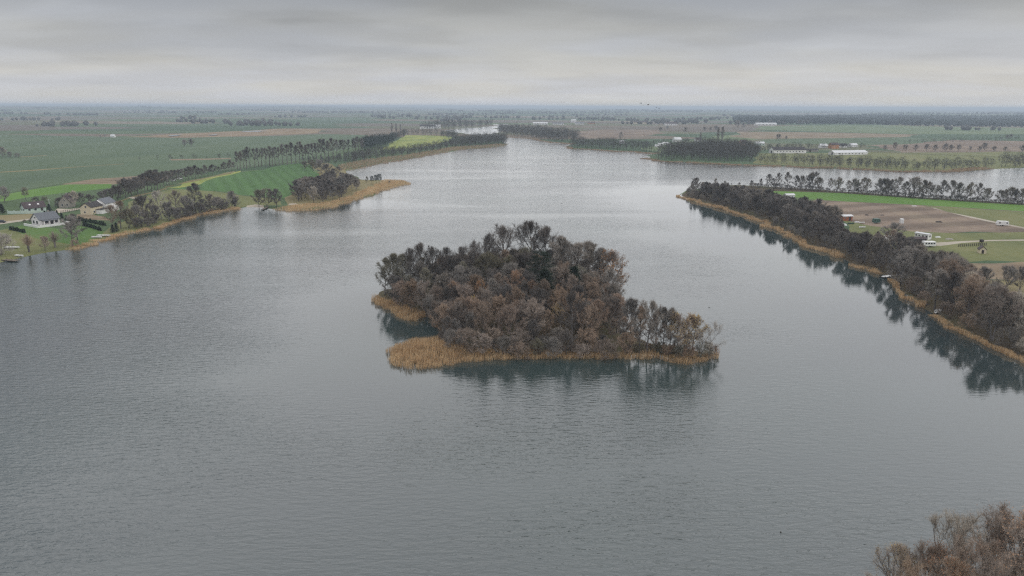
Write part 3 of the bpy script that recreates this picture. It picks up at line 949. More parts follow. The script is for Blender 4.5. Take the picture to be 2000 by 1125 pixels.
ig = 'bare trees of the island wood'
isle('oak', 988, 556, 444, 'spreading_tree', 'tall spreading bare tree with domed crown, first of the three crowning the island', mat='tw_dark', variant=0)
isle('oak', 1036, 556, 436, 'spreading_tree', 'tallest bare tree on the island, with widely branching limbs', mat='tw_dark', variant=1)
isle('oak', 1066, 560, 446, 'spreading_tree', 'spreading bare tree just beside the tallest one on the island', mat='tw_dark', variant=2, wid=0.85)
isle('oak', 950, 560, 462, 'spreading_tree', 'dark bare tree stepping down beside the big domed tree on the island', mat='tw_dark', variant=1, wid=0.75)
for i, (px, py, tp) in enumerate([(752, 576, 507), (766, 578, 499), (785, 576, 500)]):
    isle('alder', px, py, tp, 'slender_tree', ['outermost', 'second', 'third'][i] + ' slender olive-grey tree at the reed-fringed western tip of the island', mat='tw_olive', wid=0.95)
for i, (px, py, tp) in enumerate([(806, 574, 488), (828, 572, 477), (850, 570, 484), (874, 568, 486), (900, 566, 484), (924, 564, 474)]):
    isle('oak', px, py, tp, 'spreading_tree', ordinal(i + 1) + ' bare dark tree along the back of the island from its reedy tip', mat='tw_dark', wid=0.72)
for i, (px, py, tp) in enumerate([(1088, 566, 468), (1104, 572, 474), (1128, 574, 480), (1150, 578, 477), (1172, 582, 490)]):
    isle('alder', px, py, tp, 'slender_tree', ordinal(i + 1) + ' grey tree descending from the tallest trees towards the orange-topped one', mat='tw_grey', wid=1.1)
isle('leafy', 1196, 592, 492, 'leafy_tree', 'tree with bright orange leaves at its top on the flank of the island', mat='tw_brown', leafmat='lf_orange', wid=1.0)
isle('oak', 1190, 606, 528, 'spreading_tree', 'grey bare tree overhanging the water below the orange-topped tree', mat='tw_grey', wid=0.8)
isle('round', 1196, 632, 560, 'bare_tree', 'lowest overhanging bare tree on the steep flank of the island', mat='tw_grey')
isle('pine', 1052, 588, 492, 'pine_tree', 'black-green evergreen in the middle of the island', mat='needle', wid=1.25)
isle('spruce', 1120, 600, 520, 'spruce_tree', 'dark evergreen behind the mossy clearing of the island', mat='needle', wid=1.5)
isle('spruce', 1062, 612, 525, 'spruce_tree', 'broad dark evergreen just below the black-green one on the island', mat='needle', wid=1.6)
isle('oak', 1116, 664, 572, 'spreading_tree', 'fan-shaped dark tree with thick forked trunk in front of the clearing', mat='tw_dark', wid=0.9)
isle('leafy', 940, 610, 548, 'leafy_tree', 'small tree with orange leaves in the middle of the island wood', mat='tw_brown', leafmat='lf_orange', wid=0.7)
isle('leafy', 1006, 596, 530, 'leafy_tree', 'russet-leaved tree just beside the black-green evergreen', mat='tw_russet', leafmat='lf_rust', wid=0.9)
isle('leafy', 1090, 650, 590, 'leafy_tree', 'yellowing tree beside the fan-shaped tree', mat='tw_brown', leafmat='lf_yellow', wid=0.8)
isle('leafy', 925, 640, 580, 'leafy_tree', 'tree with a few yellow leaves behind the reed point', mat='tw_brown', leafmat='lf_yellow', wid=0.7)
isle('leafy', 832, 608, 560, 'leafy_tree', 'low tree with yellow leaves over the reedy inlet', mat='tw_olive', leafmat='lf_yellow', wid=0.8)
# the narrow eastern spit
isle('alder', 1248, 692, 604, 'bare_tree', 'brownish tree just before the big forked one on the spit', mat='tw_brown', wid=0.9)
isle('alder', 1279, 691, 612, 'bare_tree', 'slim brownish tree just past the big forked one on the spit', mat='tw_brown', wid=0.75)
for i, (px, py, tp, kd) in enumerate([(1232, 684, 588, 'alder'), (1262, 694, 589, 'oak'), (1292, 690, 606, 'alder'), (1308, 692, 607, 'alder')]):
    isle(kd, px, py, tp, 'bare_tree', ['grey tree where the narrow spit leaves the island wood', 'big bare tree with forked limbs on the island spit',
         'slim grey tree beside the big forked one on the spit', 'slim grey tree next to the golden trees on the spit'][i], mat='tw_grey', wid=[1.0, 0.78, 0.95, 0.85][i])
for i, (px, py, tp) in enumerate([(1322, 697, 613), (1337, 698, 615), (1351, 698, 618)]):
    isle('leafy', px, py, tp, 'leafy_tree', ['first', 'middle', 'last'][i] + ' of the three golden-leaved trees on the island spit', mat='tw_russet', leafmat='lf_yellow', wid=0.85)
isle('leaning', 1362, 700, 636, 'leaning_willow', 'bare willow leaning out over the water at the end of the spit', mat='tw_pale', wid=0.9, rz=0.1, bark='bark')
for i, (px, py, tp) in enumerate([(1276, 694, 672), (1302, 696, 673), (1328, 699, 674), (1345, 702, 676), (1372, 702, 668), (1388, 699, 672), (1252, 690, 672), (1264, 688, 670), (1290, 688, 668), (1316, 690, 672), (1334, 694, 674)]):
    isle('bush', px, py, tp, 'shrub', ordinal(i + 1) + ' of the low ochre shrubs scattered along the island spit', mat='tw_russet' if i % 2 else 'tw_olive', cat='shrub')
core = poly([(758, 574), (790, 566), (850, 556), (950, 550), (1060, 550), (1150, 562), (1195, 584), (1205, 620), (1215, 655), (1240, 684), (1238, 692), (1150, 694),
             (1000, 692), (920, 690), (880, 682), (862, 660), (850, 632), (830, 612), (790, 604), (762, 586)], 1.0)
SKYX = [740, 752, 768, 800, 830, 870, 900, 930, 960, 1000, 1040, 1075, 1100, 1150, 1190, 1205, 1215, 1240, 1300, 1400]
SKYY = [540, 512, 506, 492, 486, 494, 492, 480, 462, 455, 450, 470, 486, 490, 505, 560, 600, 602, 620, 660]
LOOK = {'tw_brown': 'brown', 'tw_grey': 'grey', 'tw_russet': 'reddish-brown', 'tw_dark': 'blackish', 'tw_olive': 'olive-tinged', 'tw_pale': 'pale', 'tw_tan': 'tan'}
LAND = [((745, 576), 'the slender trees at the reedy tip'), ((830, 574), 'the rising dark trees'), ((905, 566), 'the middle of the back row'), ((950, 558), 'the lower dark neighbour of the domed tree'),
        ((990, 556), 'the domed tree'), ((1040, 558), 'the tallest tree'), ((1052, 588), 'the black-green evergreen'), ((1120, 600), 'the evergreen by the clearing'), ((1150, 580), 'the grey trees on the far flank'),
        ((1196, 594), 'the orange-topped tree'), ((1190, 630), 'the overhanging trees of the steep flank'), ((1116, 664), 'the fan-shaped tree'), ((1090, 690), 'the middle of the front reeds'), ((1180, 690), 'the front reeds near the spit'),
        ((980, 688), 'the front reeds near the reed point'), ((940, 612), 'the small orange-leaved tree'), ((1006, 598), 'the russet-leaved tree'), ((925, 642), 'the yellow-leaved tree above the reed point'),
        ((880, 660), 'the reed point'), ((832, 606), 'the reedy inlet'), ((870, 600), 'the wood above the inlet'), ((1010, 645), 'the heart of the front canopy'), ((1232, 684), 'the root of the spit')]


def isle_label(px, py, shape, mt):
    (lx, ly), nm = min(LAND, key=lambda k: (k[0][0] - px) ** 2 + (2.2 * (k[0][1] - py)) ** 2)
    dx, dy = px - lx, 2.2 * (py - ly)
    rel = ('at' if abs(dx) < 7 and abs(dy) < 7 else 'on the spit side of' if dx > abs(dy) else 'on the tip side of' if -dx > abs(dy) else 'in front of' if dy > 0 else 'behind')
    lb = LOOK[mt] + ' ' + shape + ' ' + rel + ' ' + nm
    return lb if len(lb.replace('-', ' ').split()) > 12 else lb + ' on the island'


for q in scatter(core, 3.6, 5, isl, 16000):
    zg = gz(q)
    px, py = to_px(q, zg)
    lim = float(np.interp(px, SKYX, SKYY))
    hmax = height_to(px, lim + 10, q[1]) - zg
    g = random.random()
    if py > 678:
        kd, h, mt, wd = ('round' if g < 0.5 else 'bush'), random.uniform(3.6, 6.4), random.choice(['tw_grey', 'tw_brown', 'tw_brown', 'tw_olive', 'tw_dark']), 1.15
    elif py > 594:
        kd, h, mt, wd = ('round' if g < 0.7 else 'alder'), random.uniform(5.5, 10.5), random.choice(['tw_brown', 'tw_brown', 'tw_brown', 'tw_brown', 'tw_russet', 'tw_grey', 'tw_dark']), random.uniform(0.75, 1.05)
    else:
        kd, h, mt, wd = ('round' if g < 0.5 else 'alder'), random.uniform(7.0, 11.5), random.choice(['tw_dark', 'tw_grey', 'tw_grey', 'tw_brown', 'tw_olive']), random.uniform(0.9, 1.15)
    shp = {'round': 'rounded tree', 'bush': 'low shrubby tree', 'alder': 'upright tree'}[kd]
    tree(kd, q[0], q[1], min(hmax, h), 'bare_tree', isle_label(px, py, shp, mt), group='leafless trees filling the island wood', mat=mt, wid=wd)
rim = refine(poly([(862, 668), (885, 683), (925, 691), (1000, 694), (1100, 696), (1200, 696), (1250, 694), (1290, 695), (1345, 700)], 0.5), step=0.018, closed=False)
for k, q in enumerate(rim[::1]):
    mt = random.choice(['tw_grey', 'tw_brown', 'tw_olive', 'tw_dark', 'tw_russet'])
    tree('bush', q[0] + random.uniform(-1, 1), q[1] + random.uniform(2.0, 5.0), random.uniform(2.0, 3.2) if k < len(rim) - 14 else random.uniform(1.2, 2.0), 'shrub', ordinal(k + 1) + ' low ' + LOOK[mt] + ' shrub behind the front reeds, counted from the reed point', group='shrubs behind the island front reeds', mat=mt, cat='shrub', wid=1.2)

# ------------------------------------------------------------------ the wood along the peninsula shore
wood = poly([(1338, 381), (1380, 393), (1430, 408), (1480, 424), (1522, 441), (1562, 465), (1602, 481), (1644, 497), (1664, 510), (1716, 527), (1742, 540), (1762, 566),
             (1795, 590), (1824, 606), (1850, 622), (1886, 641), (1945, 668), (2005, 695), (2060, 720), (2130, 700), (2060, 650), (2000, 625), (1940, 590), (1890, 556),
             (1858, 528), (1806, 508), (1760, 488), (1700, 474), (1645, 455), (1610, 432), (1560, 416), (1500, 402), (1400, 386), (1345, 376)], 0.7)
KX = [1330, 1345, 1400, 1450, 1500, 1560, 1600, 1625, 1640, 1650, 1700, 1740, 1785, 1800, 1840, 1868, 1885, 1900, 1940, 2000, 2060]
KY = [354, 350, 354, 360, 374, 384, 398, 410, 436, 455, 456, 450, 470, 494, 494, 500, 520, 545, 560, 590, 620]
kept = []
tree_px('oak', 1742, 492, 437, 'spreading_tree', 'broad brush-like bare tree standing before the white sheds', mat='tw_grey', wid=1.25)
tree_px('oak', 1596, 440, 389, 'spreading_tree', 'broad dark tree at the edge of the ploughed field', mat='tw_dark', wid=1.0)
tree_px('round', 1626, 452, 404, 'bare_tree', 'rounded bare tree beside the red shed', mat='tw_grey', wid=1.0)
for q in [(1742, 492), (1596, 440), (1626, 452)]:
    kept.append(P(*q))
SPOT = [(1335, 'at the very tip of the peninsula'), (1370, 'just behind the peninsula tip'), (1405, 'at the start of the peninsula wood'), (1440, 'in the first stretch of the peninsula wood'), (1475, 'opposite the start of the long green field'),
        (1510, 'near the bend in the reed line'), (1545, 'beside the white wall among the trees'), (1580, 'just past the bend in the reed line'), (1615, 'below the broad dark field tree'), (1650, 'below the red shed'), (1690, 'below the parked boats'),
        (1725, 'above the white jetty'), (1760, 'below the brush-like tree'), (1795, 'below the white sheds'), (1830, 'below the white caravan'), (1865, 'at the corner of the olive meadow'), (1900, 'below the stubble strip'),
        (1940, 'below the dry clearing'), (1980, 'under the silvery willows'), (2040, 'at the frame edge')]
shore_q = np.array([P(*p) for p in PENIN[10:31]])
cand = scatter(wood, 5.0, 8, kept, 14000)
wd_ = seg_dist(np.array(cand), shore_q, closed=False)
for q, dw in zip(cand, wd_):
    zg = gz(q)
    px, py = to_px(q, zg)
    if px > 2035:
        continue
    hmax = height_to(px, float(np.interp(px, KX, KY)) + random.uniform(-2, 6), q[1]) - zg
    h = max(3.0, min(hmax, random.uniform(8.0, 11.5) if px < 1800 else random.uniform(9.5, 14.0)))
    kd = 'alder' if random.random() < (0.6 if px < 1600 else 0.3) else 'round'
    mt = random.choice(['tw_dark', 'tw_dark', 'tw_dark', 'tw_grey']) if px < 1690 else random.choice(['tw_dark', 'tw_grey', 'tw_grey', 'tw_brown']) if px < 1880 else random.choice(['tw_grey', 'tw_brown', 'tw_tan', 'tw_pale'])
    if dw < 9 and random.random() < 0.45:
        kd, h = 'bush', random.uniform(3.0, 5.5)
    row = 'at the water edge' if dw < 10 else 'second from the water' if dw < 22 else 'deep in the wood' if dw < 45 else 'towards the fields'
    sp = min(SPOT, key=lambda k: abs(k[0] - px))[1]
    lab = LOOK[mt] + ' ' + {'alder': 'upright', 'round': 'rounded', 'bush': 'low shrubby'}[kd] + ' tree ' + row + ', ' + sp
    tree(kd, q[0], q[1], h, 'shore_tree', lab, group='leafless trees of the peninsula wood', mat=mt, wid=random.uniform(0.9, 1.2))
for i, (px, py, tp) in enumerate([(1918, 575, 525), (1962, 568, 522), (1992, 566, 524)]):
    tree_px('round', px, py, tp, 'bare_tree', ordinal(i + 1) + ' thin bare tree against the pale dry clearing, counted from the meadow corner', mat='tw_grey', wid=1.1)
for i, (px, py, tp) in enumerate([(1955, 622, 570), (1992, 640, 575), (2010, 612, 560)]):
    tree_px('dead', px, py, tp, 'pale_willow', ['pale silvery willow in front of the dry clearing', 'pale silvery willow lowest in the thicket by the frame edge', 'pale silvery willow highest by the frame edge'][i], mat='tw_pale', wid=1.1)

# ------------------------------------------------------------------ the row of trees on the far bank of the peninsula
cnt = 0
px = 1352.0
while px < 2012:
    base = float(np.interp(px, [1340, 1430, 1500, 1600, 1700, 1800, 1900, 2000, 2020], [374, 364, 366, 372, 379, 387, 393, 399, 400]))
    top = float(np.interp(px, [1340, 1430, 1480, 1540, 1600, 1660, 1740, 1760, 1800, 1870, 1950, 2000], [350, 352, 346, 338, 341, 349, 350, 347, 354, 357, 367, 368])) + random.uniform(-3.0, 8)
    cnt += 1
    tree_px('round' if random.random() < 0.3 else 'alder', px, base + random.uniform(-0.8, 1.0), top, 'row_tree',
            ordinal(cnt) + ' bare tree from the peninsula tip in the row along its far bank', group='row of trees on the far bank', mat=random.choice(['tw_grey', 'tw_dark', 'tw_grey']), wid=random.uniform(0.85, 1.15))
    px += random.choice([6, 8, 10, 12, 15, 22]) + random.uniform(0, 3)
i = 0
px = 1470.0
while px < 2010:
    base = float(np.interp(px, [1340, 1430, 1500, 1600, 1700, 1800, 1900, 2000, 2020], [375, 365, 367, 373, 380, 388, 394, 400, 401]))
    i += 1
    tree_px('bush', px, base, base - random.uniform(6, 12), 'hedge_shrub', ordinal(i) + ' low shrub under the row on the far bank, counted from the tip', group='shrubs under the tree row', mat='tw_dark', cat='shrub', wid=1.6)
    px += random.uniform(9, 16)

# ------------------------------------------------------------------ the village shore and the spit
av = [(118, 404), (140, 402), (160, 399), (178, 397), (197, 396), (214, 393), (230, 391), (246, 386), (258, 383), (270, 380), (283, 376), (296, 373), (308, 370), (320, 365),
      (331, 362), (344, 358), (357, 354), (369, 352), (382, 349), (394, 346), (405, 343), (416, 341), (428, 338), (440, 336), (452, 334)]
tv = [(118, 382), (150, 376), (200, 372), (220, 366), (250, 350), (285, 340), (320, 334), (360, 329), (400, 324), (452, 316)]
for i, (px, py) in enumerate(av):
    tp = float(np.interp(px, [t[0] for t in tv], [t[1] for t in tv]))
    tree_px('round' if i < 10 else 'alder', px, py, tp + random.uniform(-4, 7), 'avenue_tree', ordinal(i + 1) + ' dark bare tree of the lane avenue, counted from the village', group='trees of the lane avenue', mat='tw_dark', wid=random.uniform(1.1, 1.5))
    if i > 3:
        tree_px('alder', px + 6, py - 4, tp + random.uniform(-2, 3), 'avenue_tree', ordinal(i - 3) + ' bare tree on the field side of the lane avenue, counted from the village', group='trees of the lane avenue', mat='tw_dark', wid=random.uniform(1.0, 1.4))
i = 0
px = 464.0
while px < 712:
    base = float(np.interp(px, [464, 590, 640, 712], [331, 319, 314, 300]))
    tp = float(np.interp(px, [464, 520, 580, 640, 700], [293, 286, 281, 274, 270]))
    i += 1
    tree_px('tall', px, base + random.uniform(-2.5, 1.5), tp + random.uniform(-3, 5), 'tall_tree', ordinal(i) + ' tall thin bare tree in the row beyond the vivid green field', group='tall row beyond the green field', mat='tw_dark', wid=random.uniform(0.9, 1.25))
    px += random.uniform(5, 9.5)
spit = poly([(577, 394), (640, 396), (676, 385), (702, 369), (694, 352), (660, 352), (636, 360), (600, 368), (584, 380)], 0.7)
tree_px('round', 612, 396, 366, 'bare_tree', 'pale rounded tree in front of the dark spit wood', mat='tw_pale', wid=1.0)
for q in scatter(spit, 7.0, 3, [P(612, 396)], 3000):
    px, py = to_px(q, gz(q))
    hm = height_to(px, float(np.interp(px, [575, 590, 620, 650, 670, 690, 705], [356, 346, 346, 334, 338, 343, 356])), q[1]) - gz(q)
    kd, mt = ('alder' if random.random() < 0.6 else 'round'), random.choice(['tw_dark', 'tw_dark', 'tw_dark', 'tw_grey'])
    along = ['beach end', 'part behind the pale tree', 'middle', 'taller middle', 'part towards the pines', 'pine end'][int(np.clip((px - 577) / 21, 0, 5))]
    rowp = float(np.interp(px, [577, 640, 676, 702], [394, 396, 385, 369])) - py
    lab = LOOK[mt] + (' upright' if kd == 'alder' else ' rounded') + ' tree ' + ('at the reed edge' if rowp < 6 else 'behind the first trees' if rowp < 13 else 'inside' if rowp < 21 else 'at the field side') + ', ' + along + ' of the spit wood'
    tree(kd, q[0], q[1], max(4, min(hm, random.uniform(8.5, 12.5))), 'spit_tree', lab, group='compact wood on the spit', mat=mt, wid=1.25)
for i, (px, py, tp, kd) in enumerate([(716, 357, 345, 'alder'), (726, 360, 344, 'pine'), (735, 360, 342, 'pine'), (741, 361, 340, 'pine')]):
    tree_px(kd, px, py, tp, 'pine_tree' if kd == 'pine' else 'bare_tree', ['small bare tree behind the three pines on the spit', 'first of the three small pines on the reedy spit', 'middle of the three small pines on the reedy spit',
            'outermost pine of three on the reedy spit'][i], mat='needle' if kd == 'pine' else 'tw_olive', wid=1.2)
tree_px('bush', 761, 358, 353, 'shrub', 'single small shrub in the reeds at the spit point', mat='tw_olive', cat='shrub')
for i, (px, py, tp) in enumerate([(596, 332, 316), (612, 334, 317), (628, 338, 314), (640, 342, 322), (606, 324, 312), (652, 346, 330), (622, 326, 312), (662, 340, 326)]):
    tree_px('round', px, py, tp, 'thicket_tree', ordinal(i + 1) + ' low tree in the thicket behind the spit wood, counted from the green field', group='thicket behind the spit wood', mat=random.choice(['tw_olive', 'tw_grey', 'tw_dark']), wid=1.4)
SH = [('round', 283, 432, 386, 'dark many-stemmed tree above the long reed strip', 'tw_dark'), ('oak', 316, 428, 374, 'pale-limbed tree in the shore grove', 'tw_pale'),
      ('oak', 346, 424, 374, 'broad bare tree in the middle of the shore grove', 'tw_brown'), ('alder', 383, 418, 361, 'tallest dark tree of the shore grove, carrying clumps high up', 'tw_dark'),
      ('round', 366, 420, 384, 'bare tree just before the tallest of the shore grove', 'tw_grey'), ('round', 412, 413, 381, 'thin bare tree beyond the tallest of the shore grove', 'tw_grey'),
      ('round', 425, 411, 386, 'last low tree of the shore grove above the reeds', 'tw_grey'), ('round', 453, 404, 375, 'lone rounded tree before the sandy beach', 'tw_grey'),
      ('round', 506, 403, 373, 'pale fan-shaped tree beside the sandy beach', 'tw_olive'), ('round', 522, 404, 370, 'fan-shaped tree next to the jetty', 'tw_olive'),
      ('round', 541, 404, 371, 'dark rounded tree between jetty and sand patch', 'tw_dark'), ('round', 300, 436, 402, 'low bare tree at the foot of the shore grove', 'tw_dark'),
      ('round', 330, 430, 396, 'low dark tree under the pale-limbed one', 'tw_dark'), ('round', 398, 416, 390, 'low dark tree beneath the tallest of the grove', 'tw_dark'),
      ('oak', 222, 450, 402, 'spreading bare tree in front of the cream house garden', 'tw_brown'), ('oak', 236, 446, 394, 'spreading bare tree next to the evergreen bushes by the water', 'tw_brown'),
      ('round', 252, 446, 410, 'low tangled tree at the bend of the village shore', 'tw_olive'), ('round', 268, 440, 404, 'low tangled tree uphill of the shore bend', 'tw_grey'),
      ('alder', 143, 487, 424, 'tall slim tree at the edge of the lawn by the water', 'tw_grey'), ('alder', 152, 470, 420, 'tall slim tree on the lawn behind the waterside one', 'tw_dark'),
      ('round', 9, 395, 366, 'bare tree at the village end of the bright strip field', 'tw_grey'), ('pine', 52, 393, 366, 'dark tree behind the mint green house', 'tw_olive'),
      ('alder', 146, 405, 374, 'white-barked tree beside the stone house', 'tw_pale')]
for kd, px, py, tp, lb, mt in SH:
    tree_px(kd, px, py, tp, 'village_tree', lb, mat=mt, wid=1.15 if kd != 'oak' else 0.85, bark='bark_pale' if 'white-barked' in lb or 'pale-limbed' in lb else None)
gr = refine(poly([(240, 452), (275, 444), (310, 436), (345, 427), (385, 418), (420, 412), (450, 406)], 0.6), step=0.010, closed=False)
for k, q in enumerate(gr):
    mt = random.choice(['tw_grey', 'tw_dark', 'tw_dark', 'tw_dark'])
    a = np.array([random.uniform(-3, 3), random.uniform(2, 14)])
    tree('round' if random.random() < 0.5 else 'bush', q[0] + a[0], q[1] + a[1], random.uniform(3.5, 7.5), 'grove_shrub', ordinal(k + 1) + ' ' + LOOK[mt] + ' undergrowth shrub of the shore grove, counted from the village', group='undergrowth of the shore grove', mat=mt, cat='shrub', wid=1.3)
for i, (px, py, tp) in enumerate([(57, 492, 457), (88, 489, 463), (108, 483, 452)]):
    tree_px('pollard' if i != 1 else 'round', px, py, tp, 'pollard_willow', ['stout pollard willow with reddish shoots at the water', 'thin sapling between the two pollard willows', 'second pollard willow with reddish shoots below the lawn'][i], mat='tw_brown', wid=0.95)
tree_px('bush', 3, 498, 457, 'pale_willow', 'pale yellowish willow at the frame edge by the landing', mat='tw_pale', wid=1.1)
tree_px('bush', 147, 486, 468, 'shrub', 'reddish shrub at the foot of the slim waterside tree', mat='tw_russet', cat='shrub')
for i, (px, py, tp) in enumerate([(98, 420, 398), (88, 424, 411), (112, 424, 410), (122, 430, 415), (0, 412, 392), (6, 416, 398), (228, 452, 434), (220, 454, 438), (130, 432, 420)]):
    tree_px('spruce', px, py, tp, 'spruce_tree', ['tallest dark spruce behind the white house', 'small dark spruce at the gable of the white house', 'dark spruce beside the white house eaves', 'dark spruce at the garden fence past the white house',
            'dark spruce at the frame edge above the meadow', 'lower dark spruce at the frame edge', 'dark evergreen at the water below the spreading trees', 'smaller dark evergreen at the water', 'small dark spruce behind the clipped hedge'][i], mat='needle', wid=1.4)
# clipped thuja rows
for (x0, y0, x1, y1, n, row) in [(156, 431, 206, 441, 15, 'upper thuja row of the garden'), (164, 441, 197, 451, 12, 'lower thuja row of the garden'), (20, 449, 48, 455, 9, 'short thuja row below the white house')]:
    for k in range(n):
        f = k / (n - 1)
        tree_px('thuja', x0 + (x1 - x0) * f, y0 + (y1 - y0) * f + random.uniform(-0.4, 0.4), y0 + (y1 - y0) * f - random.uniform(6, 9.5), 'thuja', ordinal(k + 1) + ' thuja in the ' + row + ', counted from the house', group=row, mat='thuja', cat='thuja')
# village shrubs
for i, (px, py, tp, lb) in enumerate([(112, 405, 397, 'dark shrub beside the stone house'), (120, 403, 396, 'second dark shrub beside the stone house'), (70, 395, 385, 'grey shrub behind the mint green house'), (88, 394, 384, 'grey shrub between the spruce and the strip field'),
                                     (180, 419, 414, 'small shrub under the cream gable'), (48, 434, 429, 'round dark shrub by the terrace'), (60, 434, 428, 'second dark shrub by the terrace'), (240, 425, 412, 'grey shrub past the veranda'), (262, 420, 405, 'grey shrub below the gravel patch')]):
    tree_px('bush', px, py, tp, 'shrub', lb, mat=['tw_dark', 'tw_olive'][i % 2], cat='shrub', wid=1.2)

# ------------------------------------------------------------------ the trees below the drone, in the corner of the picture
NEAR = [(1735, 1240, 1072, 1, 0, 'tw_tan', 'lf_yellow', 'olive-leaved tree at the outer end of the near grove'), (1795, 1240, 1066, 0.9, 0, 'tw_rosy', 'lf_rust', 'russet rounded tree next to the outermost of the near grove'),
        (1842, 1222, 1012, 0.95, 2, 'tw_pale', None, 'grey bare tree with upright limbs in the near grove'), (1872, 1250, 1052, 1.0, 1, 'tw_rosy', 'lf_rust', 'rusty dense tree in front of the bare one in the near grove'),
        (1925, 1215, 1002, 1.0, 1, 'tw_rosy', 'lf_rust', 'tall rusty-crowned tree in the near grove'), (1958, 1235, 1012, 1.0, 0, 'tw_tan', 'lf_orange', 'orange-tipped tree in the near grove beside the slim one'),
        (1992, 1205, 990, 0.62, 2, 'tw_grey', None, 'slim dark tree rising highest in the near grove'), (2030, 1210, 1000, 1, 1, 'tw_tan', 'lf_rust', 'grey-brown tree cut by the frame edge in the near grove'),
        (1835, 1290, 1095, 1, 0, 'tw_tan', 'lf_rust', 'low rust tree along the frame bottom in the near grove'), (1905, 1300, 1090, 1, 1, 'tw_rosy', 'lf_orange', 'low orange-brown tree along the frame bottom in the near grove'),
        (1980, 1290, 1080, 1, 0, 'tw_rosy', 'lf_orange', 'low orange tree at the very corner of the near grove'), (1765, 1300, 1112, 0.8, 1, 'tw_tan', 'lf_rust', 'lowest brown tree peeping over the frame bottom')]
for px, py, tp, wd, va, mt, lf, lb in NEAR:
    tree_px('near', px, py, tp, 'grove_tree', lb, mat=mt, wid=wd * 0.9, variant=va, leafmat=lf or 'lf_rust')

# ------------------------------------------------------------------ single trees in the fields
FT = [(1728, 294, 284), (1748, 292, 279), (1768, 294, 283), (1788, 295, 283), (1810, 295, 282), (1826, 296, 283), (1846, 295, 281), (1857, 295, 283), (1872, 295, 283), (1894, 295, 286), (1913, 296, 286), (1922, 294, 280), (1941, 296, 286),
      (1963, 297, 287), (1996, 298, 284), (1974, 271, 262), (1966, 272, 264), (1520, 274, 262), (1535, 273, 266)]
for i, (px, py, tp) in enumerate(FT):
    tree_px('round', px, py, tp, 'field_tree', (ordinal(i + 1) + ' lone bare tree in the brown pasture across the water, counted from the barns') if i < 15 else
            ['lone tree at the corner of the pale green field', 'smaller lone tree at the corner of the pale green field', 'bare tree in the pale brown field beyond the farm', 'smaller bare tree in the pale brown field beyond the farm'][i - 15],
            group='lone trees in the brown pasture' if i < 15 else None, mat='tw_grey', wid=1.2)
FT2 = [(1290, 257, 249, 'round'), (1303, 253, 246, 'round'), (1338, 260, 249, 'round'), (1376, 257, 248, 'round'), (1388, 256, 249, 'round'), (1398, 256, 246, 'round'), (1440, 249, 236, 'round'), (1452, 250, 240, 'round'), (1402, 280, 250, 'poplar'), (1411, 280, 249, 'poplar'),
       (1368, 278, 258, 'poplar'), (766, 262, 241, 'poplar'), (774, 262, 242, 'poplar'), (782, 262, 243, 'poplar'), (361, 286, 273, 'round'), (374, 286, 272, 'round'), (515, 242, 231, 'round'), (1212, 272, 258, 'alder'), (5, 306, 288, 'round'), (20, 308, 297, 'round'), (34, 307, 299, 'bush'),
       (205, 269, 262, 'pine'), (196, 269, 264, 'round')]
FL = ['lone round tree in the far green strip', 'lone tree on the skyline side of the far green strip', 'broad double tree in the middle of the far green strip', 'first of three trees near the far poplars', 'second of three trees near the far poplars', 'third of three trees near the far poplars',
      'large tree at the end of the pine forest', 'second tree at the end of the pine forest', 'tall poplar behind the far lakeside wood', 'second tall poplar behind the far lakeside wood', 'shorter poplar above the far lakeside wood', 'first of three slim poplars behind the yellow field',
      'middle one of three slim poplars behind the yellow field', 'last of three slim poplars behind the yellow field', 'small round tree alone in the dark green field', 'twin round tree alone in the dark green field', 'solitary tree on the plain above the marsh', 'lone tree behind the far shore wood',
      'grey tree at the frame edge in the dark green field', 'second grey tree at the frame edge in the dark green field', 'low shrub at the end of the frame-edge clump', 'dark tree by the farm on the plain', 'low tree by the farm on the plain']
for (px, py, tp, kd), lb in zip(FT2, FL):
    tree_px(kd, px, py, tp, 'field_tree', lb, mat='tw_grey', wid=1.25)

# ------------------------------------------------------------------ far woods that read as one mass
def far_wood(name, label, pg, spacing, hr, seed, mat, wide=0.32, n_tw=110, tw=0.28, ground_reach=0.15, tries=20000):
    g = np.random.default_rng(seed)
    pts = np.array(scatter(pg, spacing, seed, (), tries))
    zs = ground_h(pts)
    A = Acc()
    for (x, y), z in zip(pts, zs):
        h = g.uniform(*hr)
        A.tube([[x, y, z - 0.2], [x + g.normal(0, .2), y, z + h * 0.8]], [0.02 * h, 0.006 * h], 4)
        d = unit(g.normal(size=(n_tw, 3))) * (g.uniform(0.25, 1, n_tw) ** 0.5)[:, None]
        c = np.array([x, y, z + h * (0.5 + ground_reach / 2)]) + d * np.array([wide * h * g.uniform(0.8, 1.25), wide * h * g.uniform(0.8, 1.25), h * (0.5 - ground_reach / 2)])
        e = c + unit(d + g.normal(0, 0.5, (n_tw, 3)) + [0, 0, 0.5]) * (h * 0.12 * g.uniform(0.6, 1.5, n_tw))[:, None]
        A.blades(c, e, tw, g)
    o = obj(name, A.mesh(name), M[mat])
    tag(o, label, 'wood', kind='stuff')


